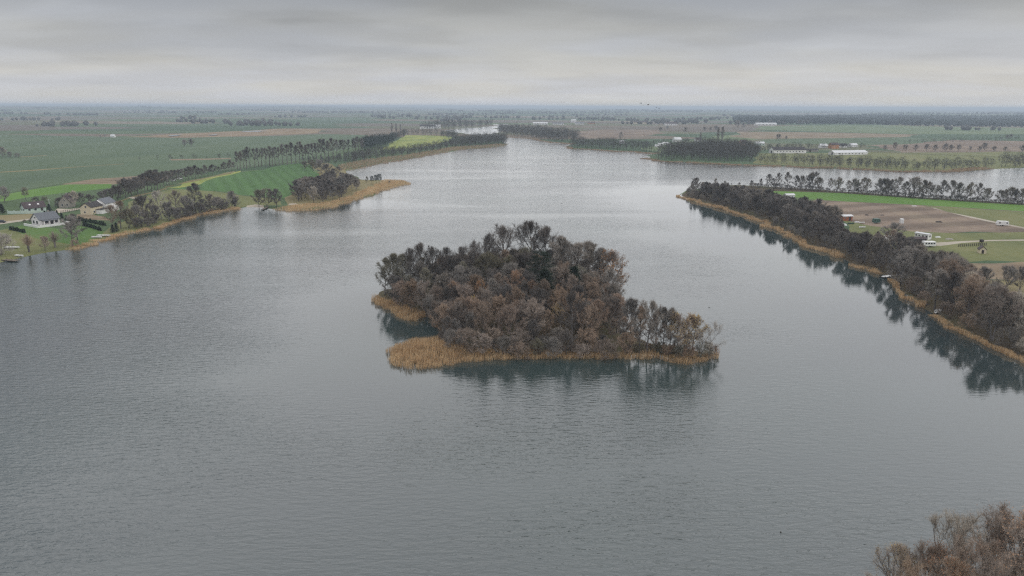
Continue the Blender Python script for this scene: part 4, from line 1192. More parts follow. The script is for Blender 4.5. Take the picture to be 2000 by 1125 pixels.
fw = lambda pxs: poly(pxs, 0.7)
far_wood('woodland', 'dark far wood on the point across the lake', fw([(1284, 311), (1300, 305), (1330, 297), (1390, 292), (1450, 297), (1480, 303), (1470, 315), (1400, 315), (1330, 313)]), 8, (13, 20), 41, 'far_wood', n_tw=240)
far_wood('woodland', 'thin grey-green tree belt along the far reeds', fw([(1482, 316), (1560, 317), (1680, 322), (1800, 327), (1900, 327), (1940, 325), (1940, 329), (1880, 333), (1790, 333), (1650, 328), (1560, 323), (1482, 319)]), 8, (6, 12), 42, 'far_wood', n_tw=150)
far_wood('woodland', 'dense clump of trees where the far inlet ends', fw([(1950, 326), (1975, 322), (2050, 322), (2100, 326), (2000, 327.5)]), 9, (9, 16), 43, 'far_wood', n_tw=200)
far_wood('woodland', 'low grey wood along the middle of the far shore', fw([(1112, 288), (1125, 284), (1180, 286), (1255, 291), (1275, 297), (1240, 294), (1180, 291)]), 8, (11, 16), 44, 'far_wood', n_tw=160)
far_wood('woodland', 'dark scrub on the shore towards the narrow water', fw([(1000, 266), (1060, 267), (1110, 277), (1090, 277), (1060, 273), (1030, 268)]), 11, (11, 17), 45, 'far_wood', n_tw=120, tw=0.4)
far_wood('woodland', 'dark wood closing the narrow upper water', fw([(972, 258), (980, 252), (1060, 258), (1130, 268), (1120, 278), (1060, 270), (990, 264)]), 13, (12, 20), 46, 'far_wood', n_tw=110, tw=0.5)
far_wood('woodland', 'dark rounded wood at the tip of the far point', fw([(880, 285), (920, 276), (975, 273), (986, 276), (988, 281), (940, 285), (890, 289)]), 8, (10, 17), 47, 'far_wood', n_tw=200)
far_wood('woodland', 'scrubby tree line between reeds and yellow field', fw([(690, 306), (740, 297), (790, 294), (850, 287), (880, 279), (884, 287), (860, 294), (800, 303), (740, 311), (690, 318)]), 8, (6, 10), 48, 'far_wood', n_tw=150)
far_wood('woodland', 'dark evergreen clump beside the yellow field', fw([(704, 290), (720, 282), (760, 277), (772, 274), (768, 280), (740, 290), (712, 296)]), 8, (13, 17), 49, 'far_pine', n_tw=240)
far_wood('woodland', 'tree belt above the yellow field', fw([(770, 274), (790, 263), (880, 265), (900, 270), (882, 274), (860, 266), (800, 264)]), 11, (9, 15), 50, 'far_wood', n_tw=140, tw=0.35)
far_wood('woodland', 'bluish wood beyond the upper water', fw([(820, 250), (860, 247), (960, 243), (960, 246), (890, 250), (850, 253)]), 18, (15, 22), 51, 'far_wood', n_tw=80, tw=0.8)
far_wood('woodland', 'dark trees around the far farm houses', fw([(1480, 300), (1500, 290), (1560, 286), (1620, 289), (1690, 287), (1690, 289), (1620, 291), (1560, 291), (1500, 297)]), 12, (5, 9), 52, 'far_pine', n_tw=110)
far_wood('woodland', 'tree line along the far pasture edge', fw([(1760, 279), (1860, 275), (1950, 272), (1990, 270), (1990, 272), (1900, 277), (1780, 281)]), 14, (4, 8), 53, 'far_wood', n_tw=70)
far_wood('woodland', 'trees among the allotment sheds on the far shore', fw([(1240, 287), (1260, 280), (1300, 277), (1345, 276), (1340, 283), (1290, 290)]), 13, (4, 7), 54, 'far_wood', n_tw=90)
far_wood('woodland', 'low thicket along the ditch in the dark green field', fw([(262, 312), (330, 309), (400, 309), (450, 307), (450, 309), (400, 311), (330, 311.5)]), 11, (2.5, 6), 55, 'far_wood', n_tw=90)
far_wood('woodland', 'grey undergrowth beneath the tall tree row', fw([(580, 316), (640, 310), (700, 302), (720, 306), (690, 318), (640, 322)]), 8, (4, 8), 56, 'far_wood', n_tw=110)


def pyramids(name, label, pts, hs, mat, seed, rr=0.34):
    g = np.random.default_rng(seed)
    zs = ground_h(pts)
    n = len(pts)
    a = np.arange(5) * 2 * math.pi / 5
    ph = g.uniform(0, 6, n)[:, None]
    rad = (hs * rr)[:, None] * g.uniform(0.8, 1.25, (n, 5))
    x = pts[:, 0:1] + np.cos(a + ph) * rad
    y = pts[:, 1:2] + np.sin(a + ph) * rad
    lo = np.stack([x * 0.35 + pts[:, 0:1] * 0.65, y * 0.35 + pts[:, 1:2] * 0.65, np.broadcast_to(zs[:, None] - 0.3, x.shape)], -1)
    mid = np.stack([x, y, zs[:, None] + hs[:, None] * g.uniform(0.42, 0.62, (n, 5))], -1)
    up_ = np.stack([pts[:, 0:1] + (x - pts[:, 0:1]) * 0.5, pts[:, 1:2] + (y - pts[:, 1:2]) * 0.5, zs[:, None] + hs[:, None] * g.uniform(0.78, 0.92, (n, 5))], -1)
    tip = np.stack([pts[:, 0] + g.normal(0, .5, n), pts[:, 1], zs + hs], -1)[:, None, :]
    v = np.concatenate([lo, mid, up_, tip], 1)
    f = []
    for i in range(5):
        j = (i + 1) % 5
        f += [[i, j, 5 + j], [i, 5 + j, 5 + i], [5 + i, 5 + j, 10 + j], [5 + i, 10 + j, 10 + i], [10 + i, 10 + j, 15]]
    F = (np.array(f)[None] + (np.arange(n) * 16)[:, None, None]).reshape(-1, 3)
    tag(obj(name, make_mesh(name, v.reshape(-1, 3), F), M[mat]), label, 'forest', kind='stuff')


g = np.random.default_rng(77)
fp = P(1400, 246), P(2400, 252)
xs = g.uniform(550, 3600, 9000)
ys = g.uniform(1900, 4200, 9000)
pts = np.column_stack([xs, ys])
edge = np.array([P(1432, 241), P(1480, 245), P(1560, 245), P(1700, 245.5), P(2000, 249), P(2300, 252)])
ymin = np.interp(xs / ys, [e[0] / e[1] for e in edge], [e[1] for e in edge])
pts = pts[(ys > ymin) & (xs / ys > edge[0][0] / edge[0][1])]
pyramids('pine_forest', 'bluish pine forest filling the plain beyond the pale green field', pts, g.uniform(14, 21, len(pts)), 'far_pine', 78)
allp = []
for k in range(120):
    rr = 2200 * (9.0 ** g.uniform(0, 1))
    an = R(g.uniform(-42, 42))
    c = np.array([rr * math.sin(an), rr * math.cos(an)])
    L = rr * g.uniform(0.02, 0.13)
    n = int(np.clip(L / 14, 10, 90))
    q = np.column_stack([c[0] + g.uniform(-L / 2, L / 2, n), c[1] + g.normal(0, rr * 0.006, n)])
    if abs(q[:, 0].mean()) < 1e9 and not inside(q, LAKE).any() and (seg_dist(q, LAKE) > 120).all():
        allp.append(q)
allp = np.concatenate(allp)
pyramids('distant_woods', 'faint blue-grey woods scattered over the distant plain', allp, g.uniform(7, 17, len(allp)), 'far_wood', 79, rr=0.55)

# ------------------------------------------------------------------ reed beds
def reed_mat(name, stops):
    m, nt, b = new_mat(name)
    at = N(nt, 'ShaderNodeAttribute', attribute_name='tint')
    geo = N(nt, 'ShaderNodeNewGeometry')
    n = N(nt, 'ShaderNodeTexNoise', inp={'Scale': 0.14, 'Detail': 4.0, 'Roughness': 0.6})
    nt.links.new(geo.outputs['Position'], n.inputs['Vector'])
    k = math_node(nt, 'ADD', math_node(nt, 'MULTIPLY', at.outputs['Fac'], 0.45), math_node(nt, 'MULTIPLY', n.outputs[0], 0.55))
    c = ramp(nt, k, stops)
    nt.links.new(c, b.inputs[0])
    tl = N(nt, 'ShaderNodeBsdfTranslucent')
    nt.links.new(c, tl.inputs[0])
    mx = N(nt, 'ShaderNodeMixShader', inp={'Fac': 0.45})
    nt.links.new(b.outputs[0], mx.inputs[1])
    nt.links.new(tl.outputs[0], mx.inputs[2])
    nt.links.new(mx.outputs[0], nt.nodes['Material Output'].inputs['Surface'])
    return m


M['reed'] = reed_mat('reeds', [(0.25, (0.38, 0.25, 0.14)), (0.5, (0.66, 0.475, 0.275)), (0.75, (0.84, 0.66, 0.42))])
M['reed_far'] = reed_mat('old_reeds', [(0.25, (0.26, 0.18, 0.12)), (0.5, (0.44, 0.315, 0.205)), (0.75, (0.58, 0.44, 0.29))])


def reeds(name, label, pts, h, wd, seed, base_z=None):
    g = np.random.default_rng(seed)
    n = len(pts)
    z = np.maximum(ground_h(pts), -0.15)
    hh = h * g.uniform(0.65, 1.15, n) * (0.8 + 0.35 * wob(pts[:, 0] * 3, pts[:, 1] * 3, 6.0, seed))
    p0 = np.column_stack([pts, z - 0.05])
    tilt = g.normal(0, 0.12, (n, 2)) + np.array([0.10, 0.03])
    p1 = p0 + np.column_stack([tilt * hh[:, None], hh])
    an = g.uniform(0, math.pi, n)
    sd = np.column_stack([np.cos(an), np.sin(an), np.zeros(n)]) * (wd * g.uniform(0.6, 1.3, n))[:, None] * 0.5
    mid = p0 * 0.35 + p1 * 0.65 + np.column_stack([-tilt * 0.12 * hh[:, None], np.zeros(n)])
    v = np.stack([p0 - sd * 0.6, p0 + sd * 0.6, mid + sd, mid - sd, p1], 1).reshape(-1, 3)
    i = np.arange(n)[:, None] * 5
    F = np.concatenate([i + [[0, 1, 2]], i + [[0, 2, 3]], i + [[3, 2, 4]]])
    me = make_mesh(name, v, F)
    at = me.attributes.new('tint', 'FLOAT', 'POINT')
    at.data.foreach_set('value', np.repeat(g.uniform(0, 1, n), 5).astype(np.float32))
    tag(obj(name, me, M['reed_far' if seed >= 313 else 'reed']), label, 'reeds', kind='stuff')


def reed_poly(label, pxs, dens, h, wd, seed):
    g = np.random.default_rng(seed)
    pg = refine(poly(pxs), amp=1.3, step=0.008, seed=seed)
    lo, hi = pg.min(0), pg.max(0)
    n = int((hi - lo).prod() * dens)
    c = g.uniform(lo, hi, (n, 2))
    c = c[inside(c, pg)]
    e = seg_dist(c, pg)
    gap = wob(c[:, 0] * 2, c[:, 1] * 2, 5.0, seed + 1)
    c = c[(gap > -0.75) | (e < 1.0)]
    reeds('reeds', label, c, h, wd, seed)


def reed_ribbon(label, pxs, width, per_m, h, wd, seed, side=1):
    g = np.random.default_rng(seed)
    L = refine(poly(pxs), amp=1.2, step=0.012, closed=False, seed=seed)
    d = np.diff(L, axis=0)
    ln = np.linalg.norm(d, axis=1)
    n = int(ln.sum() * per_m)
    i = g.choice(len(d), n, p=ln / ln.sum())
    f = g.uniform(0, 1, n)[:, None]
    nn = np.stack([-d[:, 1], d[:, 0]], 1) / (ln[:, None] + 1e-9) * side
    q = L[i] + d[i] * f
    wv = width * (0.75 + 0.45 * wob(q[:, 0], q[:, 1], max(6, width * 1.5), seed))
    q = q + nn[i] * (g.uniform(0, 1, n) * np.maximum(wv, 0.25 * width))[:, None]
    reeds('reeds', label, q, h, wd, seed)


reed_poly('golden reeds fringing the western tip of the island', [(724, 583), (733, 592), (758, 606), (782, 624), (800, 628), (828, 622), (842, 616), (800, 606), (770, 596), (745, 586)], 26, 2.0, 0.055, 301)
reed_poly('broad golden reed bed rounding the front of the island', [(845, 667), (800, 669), (768, 677), (752, 688), (756, 705), (780, 719), (820, 724), (860, 718), (920, 708), (1000, 703), (1100, 702), (1180, 703), (1240, 701), (1290, 702), (1288, 697), (1240, 695), (1150, 694), (1050, 692), (980, 689), (920, 688), (880, 681), (862, 671)], 26, 2.0, 0.055, 302)
reed_poly('golden reeds around the end of the island spit', [(1288, 702), (1310, 709), (1340, 713), (1368, 709), (1400, 702), (1399, 692), (1350, 697), (1300, 698)], 26, 1.7, 0.055, 303)
reed_ribbon('thin reed line along the peninsula wood near its tip', [(1320, 382), (1340, 390), (1380, 402), (1430, 417), (1480, 434), (1519, 453)], 4.0, 34, 2.1, 0.09, 304)
reed_ribbon('rusty reed line below the peninsula wood after the bend', [(1521, 455), (1560, 477), (1600, 492), (1634, 505)], 4.5, 44, 2.1, 0.08, 305)
reed_ribbon('short rusty reed patch before the white jetty', [(1655, 519), (1690, 528), (1716, 537)], 3.0, 44, 1.9, 0.075, 306)
reed_ribbon('rusty reed patches beside and below the white jetty', [(1732, 545), (1742, 560), (1756, 575), (1786, 600)], 3.0, 50, 1.9, 0.07, 307)
reed_ribbon('long orange reed strip running out at the frame edge', [(1812, 617), (1840, 634), (1880, 655), (1940, 684), (2000, 713), (2100, 766)], 2.6, 60, 2.0, 0.06, 308)
reed_ribbon('reed strip below the village lawn', [(148, 489), (175, 482), (225, 464), (250, 459)], 6, 50, 1.5, 0.10, 309)
reed_ribbon('reed strip past the spreading trees of the village', [(228, 462), (270, 454), (322, 446)], 5, 44, 1.5, 0.10, 310)
reed_ribbon('long reed strip under the shore grove', [(316, 447), (350, 434), (400, 420), (440, 413), (474, 409)], 8, 56, 1.6, 0.11, 311)
reed_poly('wide reed bed around the wooded spit', [(525, 409), (560, 414), (620, 411), (660, 404), (700, 390), (740, 376), (790, 362), (803, 358.5), (788, 354), (750, 353.5), (735, 362), (712, 372), (690, 384), (640, 398), (575, 404)], 4.5, 1.6, 0.12, 312)
reed_poly('far brown reed bed below the scrubby tree line', [(660, 334), (690, 333), (737, 322), (805, 311), (860, 300), (900, 293), (985, 286), (992, 282), (960, 283), (880, 289), (800, 303), (720, 312), (665, 323)], 0.9, 1.7, 0.24, 313)
reed_ribbon('thin brown reeds on the shore towards the narrow water', [(985, 267.5), (1000, 269), (1030, 271), (1060, 276.5), (1090, 279.5), (1118, 282)], 10, 8, 1.8, 0.36, 314)
reed_ribbon('brown reed edge along the middle of the far shore', [(1100, 287), (1115, 291), (1180, 294.5), (1240, 297.5), (1284, 301.5)], 10, 12, 1.8, 0.3, 315)
reed_ribbon('long brown reed edge across the water from the peninsula', [(1262, 309), (1264, 311.5), (1290, 315.5), (1350, 319), (1450, 323), (1550, 327), (1650, 331), (1750, 336), (1850, 337), (1900, 334), (1942, 331)], 12, 19, 1.9, 0.26, 316)

# ------------------------------------------------------------------ buildings, boats, vehicles and other small things
def box_data(c, s, rz=0.0, taper=1.0):
    x, y, z = s[0] / 2, s[1] / 2, s[2] / 2
    v = np.array([(-x, -y, -z), (x, -y, -z), (x, y, -z), (-x, y, -z), (-x * taper, -y * taper, z), (x * taper, -y * taper, z), (x * taper, y * taper, z), (-x * taper, y * taper, z)])
    cr, sr = math.cos(rz), math.sin(rz)
    v = np.column_stack([v[:, 0] * cr - v[:, 1] * sr, v[:, 0] * sr + v[:, 1] * cr, v[:, 2]]) + np.array(c)
    return v, [(0, 3, 2, 1), (4, 5, 6, 7), (0, 1, 5, 4), (1, 2, 6, 5), (2, 3, 7, 6), (3, 0, 4, 7)]


def part(name, parent, c, s, mat, rz=0.0, taper=1.0):
    v, f = box_data(c, s, rz, taper)
    return obj(name, make_mesh(name, v, f), M[mat], parent)


def prism(name, parent, prof, x0, x1, mat, quads=None):
    """a profile in (y, z) swept along x"""
    n = len(prof)
    v = [(x0, a, b) for a, b in prof] + [(x1, a, b) for a, b in prof]
    f = [(i, (i + 1) % n, n + (i + 1) % n, n + i) for i in range(n)]
    for q in (quads or [tuple(range(n))]):
        f.append(tuple(reversed(q)))
        f.append(tuple(n + k for k in q))
    return obj(name, make_mesh(name, v, f), M[mat], parent)


M['white'] = plain('white_plaster', (0.80, 0.79, 0.77), 0.8, 0.06)
M['cream'] = plain('cream_plaster', (0.66, 0.58, 0.42), 0.85, 0.08)
M['mint'] = plain('mint_plaster', (0.52, 0.62, 0.55), 0.85, 0.08)
M['stone'] = plain('grey_stone', (0.30, 0.28, 0.24), 0.9, 0.25)
M['brickred'] = plain('red_boards', (0.36, 0.13, 0.07), 0.85, 0.2)
M['orange'] = plain('orange_plaster', (0.52, 0.26, 0.13), 0.85, 0.12)
M['r_grey'] = plain('grey_roof', (0.14, 0.15, 0.165), 0.7, 0.15)
M['r_dark'] = plain('dark_roof', (0.045, 0.04, 0.04), 0.7, 0.2)
M['r_brown'] = plain('brown_roof', (0.08, 0.062, 0.064), 0.75, 0.2)
M['r_white'] = plain('pale_sheet_roof', (0.62, 0.63, 0.63), 0.5, 0.1)
M['glass'] = plain('window_glass', (0.03, 0.035, 0.04), 0.12, 0.2, spec=0.5)
M['wood'] = plain('weathered_wood', (0.17, 0.145, 0.115), 0.9, 0.25)
M['darkwood'] = plain('dark_wood', (0.06, 0.05, 0.045), 0.9, 0.25)
M['paint'] = plain('white_paint', (0.78, 0.78, 0.76), 0.4, 0.05, spec=0.4)
M['green'] = plain('green_paint', (0.05, 0.11, 0.085), 0.5, 0.15, spec=0.4)
M['darkpaint'] = plain('dark_paint', (0.03, 0.035, 0.045), 0.35, 0.15, spec=0.5)
M['rubber'] = plain('rubber', (0.02, 0.02, 0.02), 0.9, 0.1)
M['red'] = plain('red_paint', (0.45, 0.05, 0.03), 0.5, 0.1)
M['feather'] = plain('feather', (0.05, 0.045, 0.04), 0.9, 0.2)


def house(name, label, px, py, L, W, h, rh, rot, wall, roof, wins=(), doors=(), chim=None, cat='house', over=0.4, sky=(), group=None):
    p, z = on_ground(px, py)
    o = empty(name, (p[0], p[1], z), R(rot))
    tag(o, label, cat, group)
    x, y = L / 2, W / 2
    prism('wall', o, [(-y, -0.4), (y, -0.4), (y, h), (0, h + rh), (-y, h)], -x, x, wall)
    sl = rh / y
    a, ze, zr, t = y + over, h - over * sl + 0.03, h + rh + 0.03, 0.2
    rf = prism('roof', o, [(-a, ze), (0, zr), (a, ze), (a, ze + t), (0, zr + t), (-a, ze + t)], -x - over, x + over, roof, quads=[(0, 1, 4, 5), (1, 2, 3, 4)])
    def opening(nm, face, u, zc, w_, h_, mat):
        d = 0.09
        if face in ('-x', '+x'):
            s = -1 if face == '-x' else 1
            f = part(nm, o, (s * x, u, zc), (d * 2, w_, h_), 'white' if nm == 'window' else mat)
            if nm == 'window':
                part('pane', f, (s * (x + 0.03), u, zc), (d * 2, w_ - 0.16, h_ - 0.16), 'glass')
        else:
            s = -1 if face == '-y' else 1
            f = part(nm, o, (u, s * y, zc), (w_, d * 2, h_), 'white' if nm == 'window' else mat)
            if nm == 'window':
                part('pane', f, (u, s * (y + 0.03), zc), (w_ - 0.16, d * 2, h_ - 0.16), 'glass')
    for fc, u, zc, w_, h_ in wins:
        opening('window', fc, u, zc, w_, h_, 'glass')
    for fc, u, zc, w_, h_ in doors:
        opening('door', fc, u, zc, w_, h_, 'darkwood')
    if chim:
        part('chimney', rf, (chim[0], chim[1], h + rh + 0.1), (0.7, 0.7, 1.5), 'stone')
    for u, f in sky:
        yy = -y * f
        b = part('skylight', rf, (u, 0, 0), (0.9, 1.0, 0.08), 'paint')
        b.location = (0, yy, h + rh * (1 - f) + t + 0.06)
        b.rotation_euler = (math.atan(sl), 0, 0)
    return o


H2 = house('house', 'white house with grey gabled roof and big gable window above the lawn', 90, 437, 9.5, 8.2, 2.9, 2.9, 58, 'white', 'r_grey',
           wins=[('-x', 1.6, 1.5, 1.9, 1.6), ('-x', -1.6, 1.5, 1.9, 1.6), ('-x', 0, 3.8, 1.2, 0.9), ('-y', -1.5, 1.5, 1.6, 1.5), ('-y', 3.2, 1.4, 1.5, 1.4)], doors=[('-y', 1.0, 1.05, 1.2, 2.1)], chim=(2.0, 0.3))
for xx in (-3.5, -1.2, 1.2, 3.5):
    part('porch_post', H2, (xx, -6.2, 1.1), (0.22, 0.22, 2.5), 'white')
part('porch_roof', H2, (0, -5.45, 2.45), (8.2, 2.3, 0.16), 'r_grey')
t = empty('terrace', H2.location[:], R(58))
tag(t, 'pale walled terrace wrapped around the white house', 'terrace')
part('paving', t, (-0.5, -7.2, 0.05), (16, 6.2, 0.25), 'stone')
part('retaining_wall', t, (-0.5, -10.5, 0.1), (16.2, 0.4, 1.9), 'white')
part('side_wall', t, (-8.8, -3.6, 0.3), (0.4, 13.4, 1.7), 'white')
part('side_paving', t, (-6.9, 0.2, 0.04), (3.4, 8.4, 0.22), 'stone')
part('side_wall', t, (7.9, -7.0, 0.05), (0.4, 6.6, 1.3), 'white')
house('house', 'mint green house with dark purple-brown roof and two skylights', 66, 413, 10.5, 7.4, 2.6, 2.9, 50, 'mint', 'r_brown', wins=[('-x', 1.5, 1.6, 1.2, 1.3), ('-x', -1.5, 1.6, 1.2, 1.3), ('-x', 0, 4.0, 1.0, 1.0), ('-y', -3, 1.6, 1.3, 1.3), ('-y', 0, 1.6, 1.3, 1.3)],
      doors=[('-y', 3.2, 1.05, 1.1, 2.1)], chim=(1, 0), sky=[(-2, 0.5), (2.2, 0.5)])
p, z = on_ground(60, 417.5)
t = empty('garden_wall', (p[0], p[1], z), R(4))
tag(t, 'long mint green garden wall before the mint house', 'wall')
for k in range(7):
    part('wall_panel', t, (-10.5 + k * 3.5, 0, 0.8), (3.3, 0.22, 1.7), 'mint')
    part('post', t, (-12.2 + k * 3.5, 0, 0.95), (0.32, 0.32, 2.0), 'mint')
house('house', 'old grey stone house with steep gable beside the white-barked tree', 132, 404, 9.0, 6.4, 3.2, 4.2, 106, 'stone', 'r_brown', wins=[('-x', 1.3, 1.8, 1.0, 1.2), ('-x', -1.3, 1.8, 1.0, 1.2), ('-x', 0, 4.6, 0.9, 1.0)], chim=(1, 0))
H4 = house('house', 'cream house with dark roof and two dark windows stacked in its gable', 180, 417, 9.5, 6.6, 4.2, 2.2, 84, 'cream', 'r_dark', wins=[('-y', -2.5, 1.5, 1.3, 1.2), ('-y', 1.5, 1.5, 1.3, 1.2), ('-x', 0.6, 1.4, 1.0, 1.1), ('-x', -0.2, 4.4, 1.1, 1.1)], chim=(-1, -0.2))
part('veranda', H4, (2.0, -5.0, 1.2), (6.5, 3.4, 2.4), 'white')
part('veranda_roof', H4, (2.0, -5.1, 2.5), (7.0, 3.9, 0.18), 'r_dark')
H5 = house('house', 'white villa with twin front gables behind the cream house', 206, 411, 9.5, 7.5, 4.6, 2.6, 86, 'white', 'r_grey', wins=[('-x', 1.5, 1.6, 1.2, 1.3), ('-x', -1.5, 1.6, 1.2, 1.3), ('-x', 0, 4.9, 1.5, 1.2), ('-y', -2, 1.6, 1.2, 1.3), ('-y', 2, 1.6, 1.2, 1.3)])
prism('gable_dormer', H5, [(-2.0, 3.2), (2.0, 3.2), (2.0, 4.6), (0, 6.6), (-2.0, 4.6)], -6.6, -4.75, 'white')
part('porch', H5, (1.0, -5.0, 1.3), (5.0, 2.4, 2.6), 'white')
house('shed', 'red-brown wooden shed with pale roof beside the shore wood', 1651, 430, 5.6, 4, 2.4, 0.5, 8, 'brickred', 'r_white', wins=[('-y', -1.4, 1.5, 0.9, 0.8)], doors=[('-y', 1.2, 1.0, 1.2, 1.9)], cat='shed')
house('cabin', 'long white cabin with pale green sides beside the meadow', 1802, 466, 6.2, 3.2, 2.4, 0.3, -58, 'white', 'r_white', wins=[('-y', -2.3, 1.6, 0.9, 0.7), ('-y', -0.8, 1.6, 0.9, 0.7), ('-y', 0.8, 1.6, 0.9, 0.7), ('+x', 0, 1.6, 1.2, 1.0)], doors=[('-y', 2.4, 1.0, 0.8, 1.8)], cat='cabin', over=0.15)
house('shed', 'low dark brown shed beneath the long white cabin', 1794, 473, 5, 3, 1.8, 0.6, 4, 'darkwood', 'r_brown', doors=[('-y', 0, 0.95, 1.2, 1.8)], cat='shed')
house('shed', 'white shed half hidden by the peninsula wood', 1541, 388, 5.5, 4, 2.6, 0.7, 6, 'white', 'r_white', wins=[('-y', -1.4, 1.5, 1.0, 0.9), ('-y', 1.2, 1.5, 1.0, 0.9)], cat='shed')
house('hut', 'tiny cream brick hut with brown roof in the olive meadow', 1917, 494, 3.2, 2.6, 1.7, 1.2, 70, 'cream', 'r_brown', doors=[('-x', 0, 0.8, 0.8, 1.5)], cat='hut', over=0.2)
house('barn', 'long white barn with dark roof on the far shore', 1538, 298.6, 46, 13, 4.2, 3.6, 8, 'white', 'r_dark', wins=[('-y', -18 + k * 4.5, 2.2, 1.6, 1.3) for k in range(9)], doors=[('-x', 0, 1.6, 3.2, 3.2)], cat='barn')
house('barn', 'long low barn with white sheet roof nearest the far reeds', 1656, 301.5, 50, 12, 2.6, 2.6, 14, 'white', 'r_white', wins=[('-y', -18 + k * 5, 1.5, 1.6, 1.0) for k in range(8)], doors=[('-x', -1.5, 1.5, 3.0, 2.9)], cat='barn')
house('barn', 'dark low shed between the two long barns', 1585, 296, 16, 7, 2.8, 1.0, 4, 'stone', 'r_dark', wins=[('-y', 2, 1.5, 1.4, 1.0)], doors=[('-y', -4, 1.3, 2.4, 2.5)], cat='barn')
FARH = [(1628, 290, 12, 9, 5.5, 3.0, 10, 'orange', 'r_brown', 'orange house among trees behind the long barns'), (1607, 289, 11, 8, 3.2, 3.0, 5, 'white', 'r_white', 'small white house beside the orange one'),
        (1645, 288, 11, 8, 3, 3, -10, 'white', 'r_dark', 'white house with dark roof just past the orange one'), (1665, 287, 12, 8, 3, 2.6, 12, 'white', 'r_white', 'white-roofed house last in the farm hamlet'),
        (1483, 284, 14, 8, 3.5, 2.4, 3, 'mint', 'r_white', 'pale green long shed behind the big barn'), (1450, 283, 11, 8, 4, 4, 20, 'orange', 'r_brown', 'red-roofed house at the end of the far wood'),
        (1322, 277, 14, 9, 4, 3.6, 24, 'white', 'r_white', 'white-roofed house above the far wood'), (1363, 277, 11, 8, 4, 3.4, 10, 'white', 'r_brown', 'house peeping over the far wood'),
        (1299, 282, 9, 5, 2.4, 1.2, 10, 'white', 'r_white', 'first white allotment shed on the far shore'), (1290, 284, 8, 5, 2.4, 1.2, -10, 'white', 'r_white', 'second white allotment shed on the far shore'),
        (1284, 287, 8, 5, 2.2, 1.2, 5, 'white', 'r_white', 'lowest white allotment shed on the far shore'), (1306, 284, 7, 5, 2.2, 1.2, 5, 'white', 'r_white', 'last white allotment shed beside the far wood'), (1214, 280, 8, 6, 3, 2, 5, 'white', 'r_white', 'tiny white hut in the middle of the far shore'),
        (1495, 244.5, 70, 16, 5, 3, 6, 'white', 'r_white', 'long white shed alone before the pine forest'), (1055, 243.2, 50, 14, 5, 3, 0, 'white', 'r_white', 'long white hall near the narrow water'), (1090, 243.4, 40, 14, 4, 3, 0, 'white', 'r_grey', 'second white hall near the narrow water'),
        (1120, 239, 20, 14, 8, 3, 0, 'white', 'r_white', 'tall white building on the far plain'), (1132, 243, 32, 14, 4, 3, 0, 'white', 'r_grey', 'third white hall near the narrow water'), (1155, 242, 26, 14, 4, 3, 0, 'orange', 'r_brown', 'brown-roofed hall past the white ones'),
        (835, 251, 40, 14, 6, 4, 4, 'white', 'r_dark', 'pale farmhouse behind the poplars'), (850, 250.6, 30, 12, 6, 4, -6, 'white', 'r_white', 'small white farmhouse by the upper water'), (221, 268, 7, 6, 3, 2, 0, 'white', 'r_white', 'small white farm on the plain by the marsh'),
        (1310, 245, 40, 16, 6, 5, 4, 'white', 'r_brown', 'red-roofed farm on the far plain'), (1250, 242, 45, 16, 6, 5, -4, 'cream', 'r_brown', 'cream farm on the far plain')]
for px, py, L, W, h, rh, rt, wl, rf, lb in FARH:
    n = 3 if L < 20 else 5
    house('shed' if 'shed' in lb else 'hut' if 'hut' in lb else 'house', lb, px, py, L, W, h, rh, rt, wl, rf, wins=[('-y', -L * 0.36 + L * 0.72 * k / (n - 1), h * 0.5, L * 0.09, min(1.6, h * 0.4)) for k in range(n)], cat='shed' if 'shed' in lb else 'house')


def tarp(label, px, py, rot, L, W, h, mat):
    """a heap of stuff under a sagging sheet"""
    p, z = on_ground(px, py)
    g = np.random.default_rng(int(px))
    n = 7
    u = np.linspace(-1, 1, n)
    U, W_ = np.meshgrid(u, u, indexing='ij')
    k = np.clip(1 - np.maximum(np.abs(U), np.abs(W_)) ** 4, 0, 1)
    Z = h * k * (0.8 + 0.35 * g.uniform(-0.5, 0.5, (n, n))) - 0.03
    v = np.stack([U * L / 2, W_ * W / 2, Z], -1).reshape(-1, 3)
    i = np.arange(n * n).reshape(n, n)
    f = np.stack([i[:-1, :-1], i[1:, :-1], i[1:, 1:], i[:-1, 1:]], -1).reshape(-1, 4)
    tag(obj('tarpaulin', make_mesh('tarpaulin', v, f), M[mat], None, (p[0], p[1], z + 0.02), R(rot)), label, 'tarpaulin')


def lathe_hull(L, B, D):
    """an open rowing-boat hull, thick-sided"""
    st = np.linspace(-0.5, 0.5, 9)
    v, f = [], []
    for s in st:
        b = B / 2 * max(0.06, (1 - abs(s * 2) ** 2.4)) if s > 0 else B / 2 * (1 - 0.35 * abs(s * 2) ** 3)
        sh = D * (1 + 0.25 * (2 * s) ** 2)
        for (y, z) in [(-b, sh), (-b * 0.85, D * 0.35), (0, 0), (b * 0.85, D * 0.35), (b, sh), (b * 0.86, sh), (b * 0.7, D * 0.42), (0, D * 0.16), (-b * 0.7, D * 0.42), (-b * 0.86, sh)]:
            v.append((s * L, y, z))
    for i in range(8):
        for j in range(10):
            k = (j + 1) % 10
            f.append((i * 10 + j, i * 10 + k, i * 10 + 10 + k, i * 10 + 10 + j))
    f.append(tuple(range(10)))
    f.append(tuple(80 + k for k in reversed(range(10))))
    return v, f


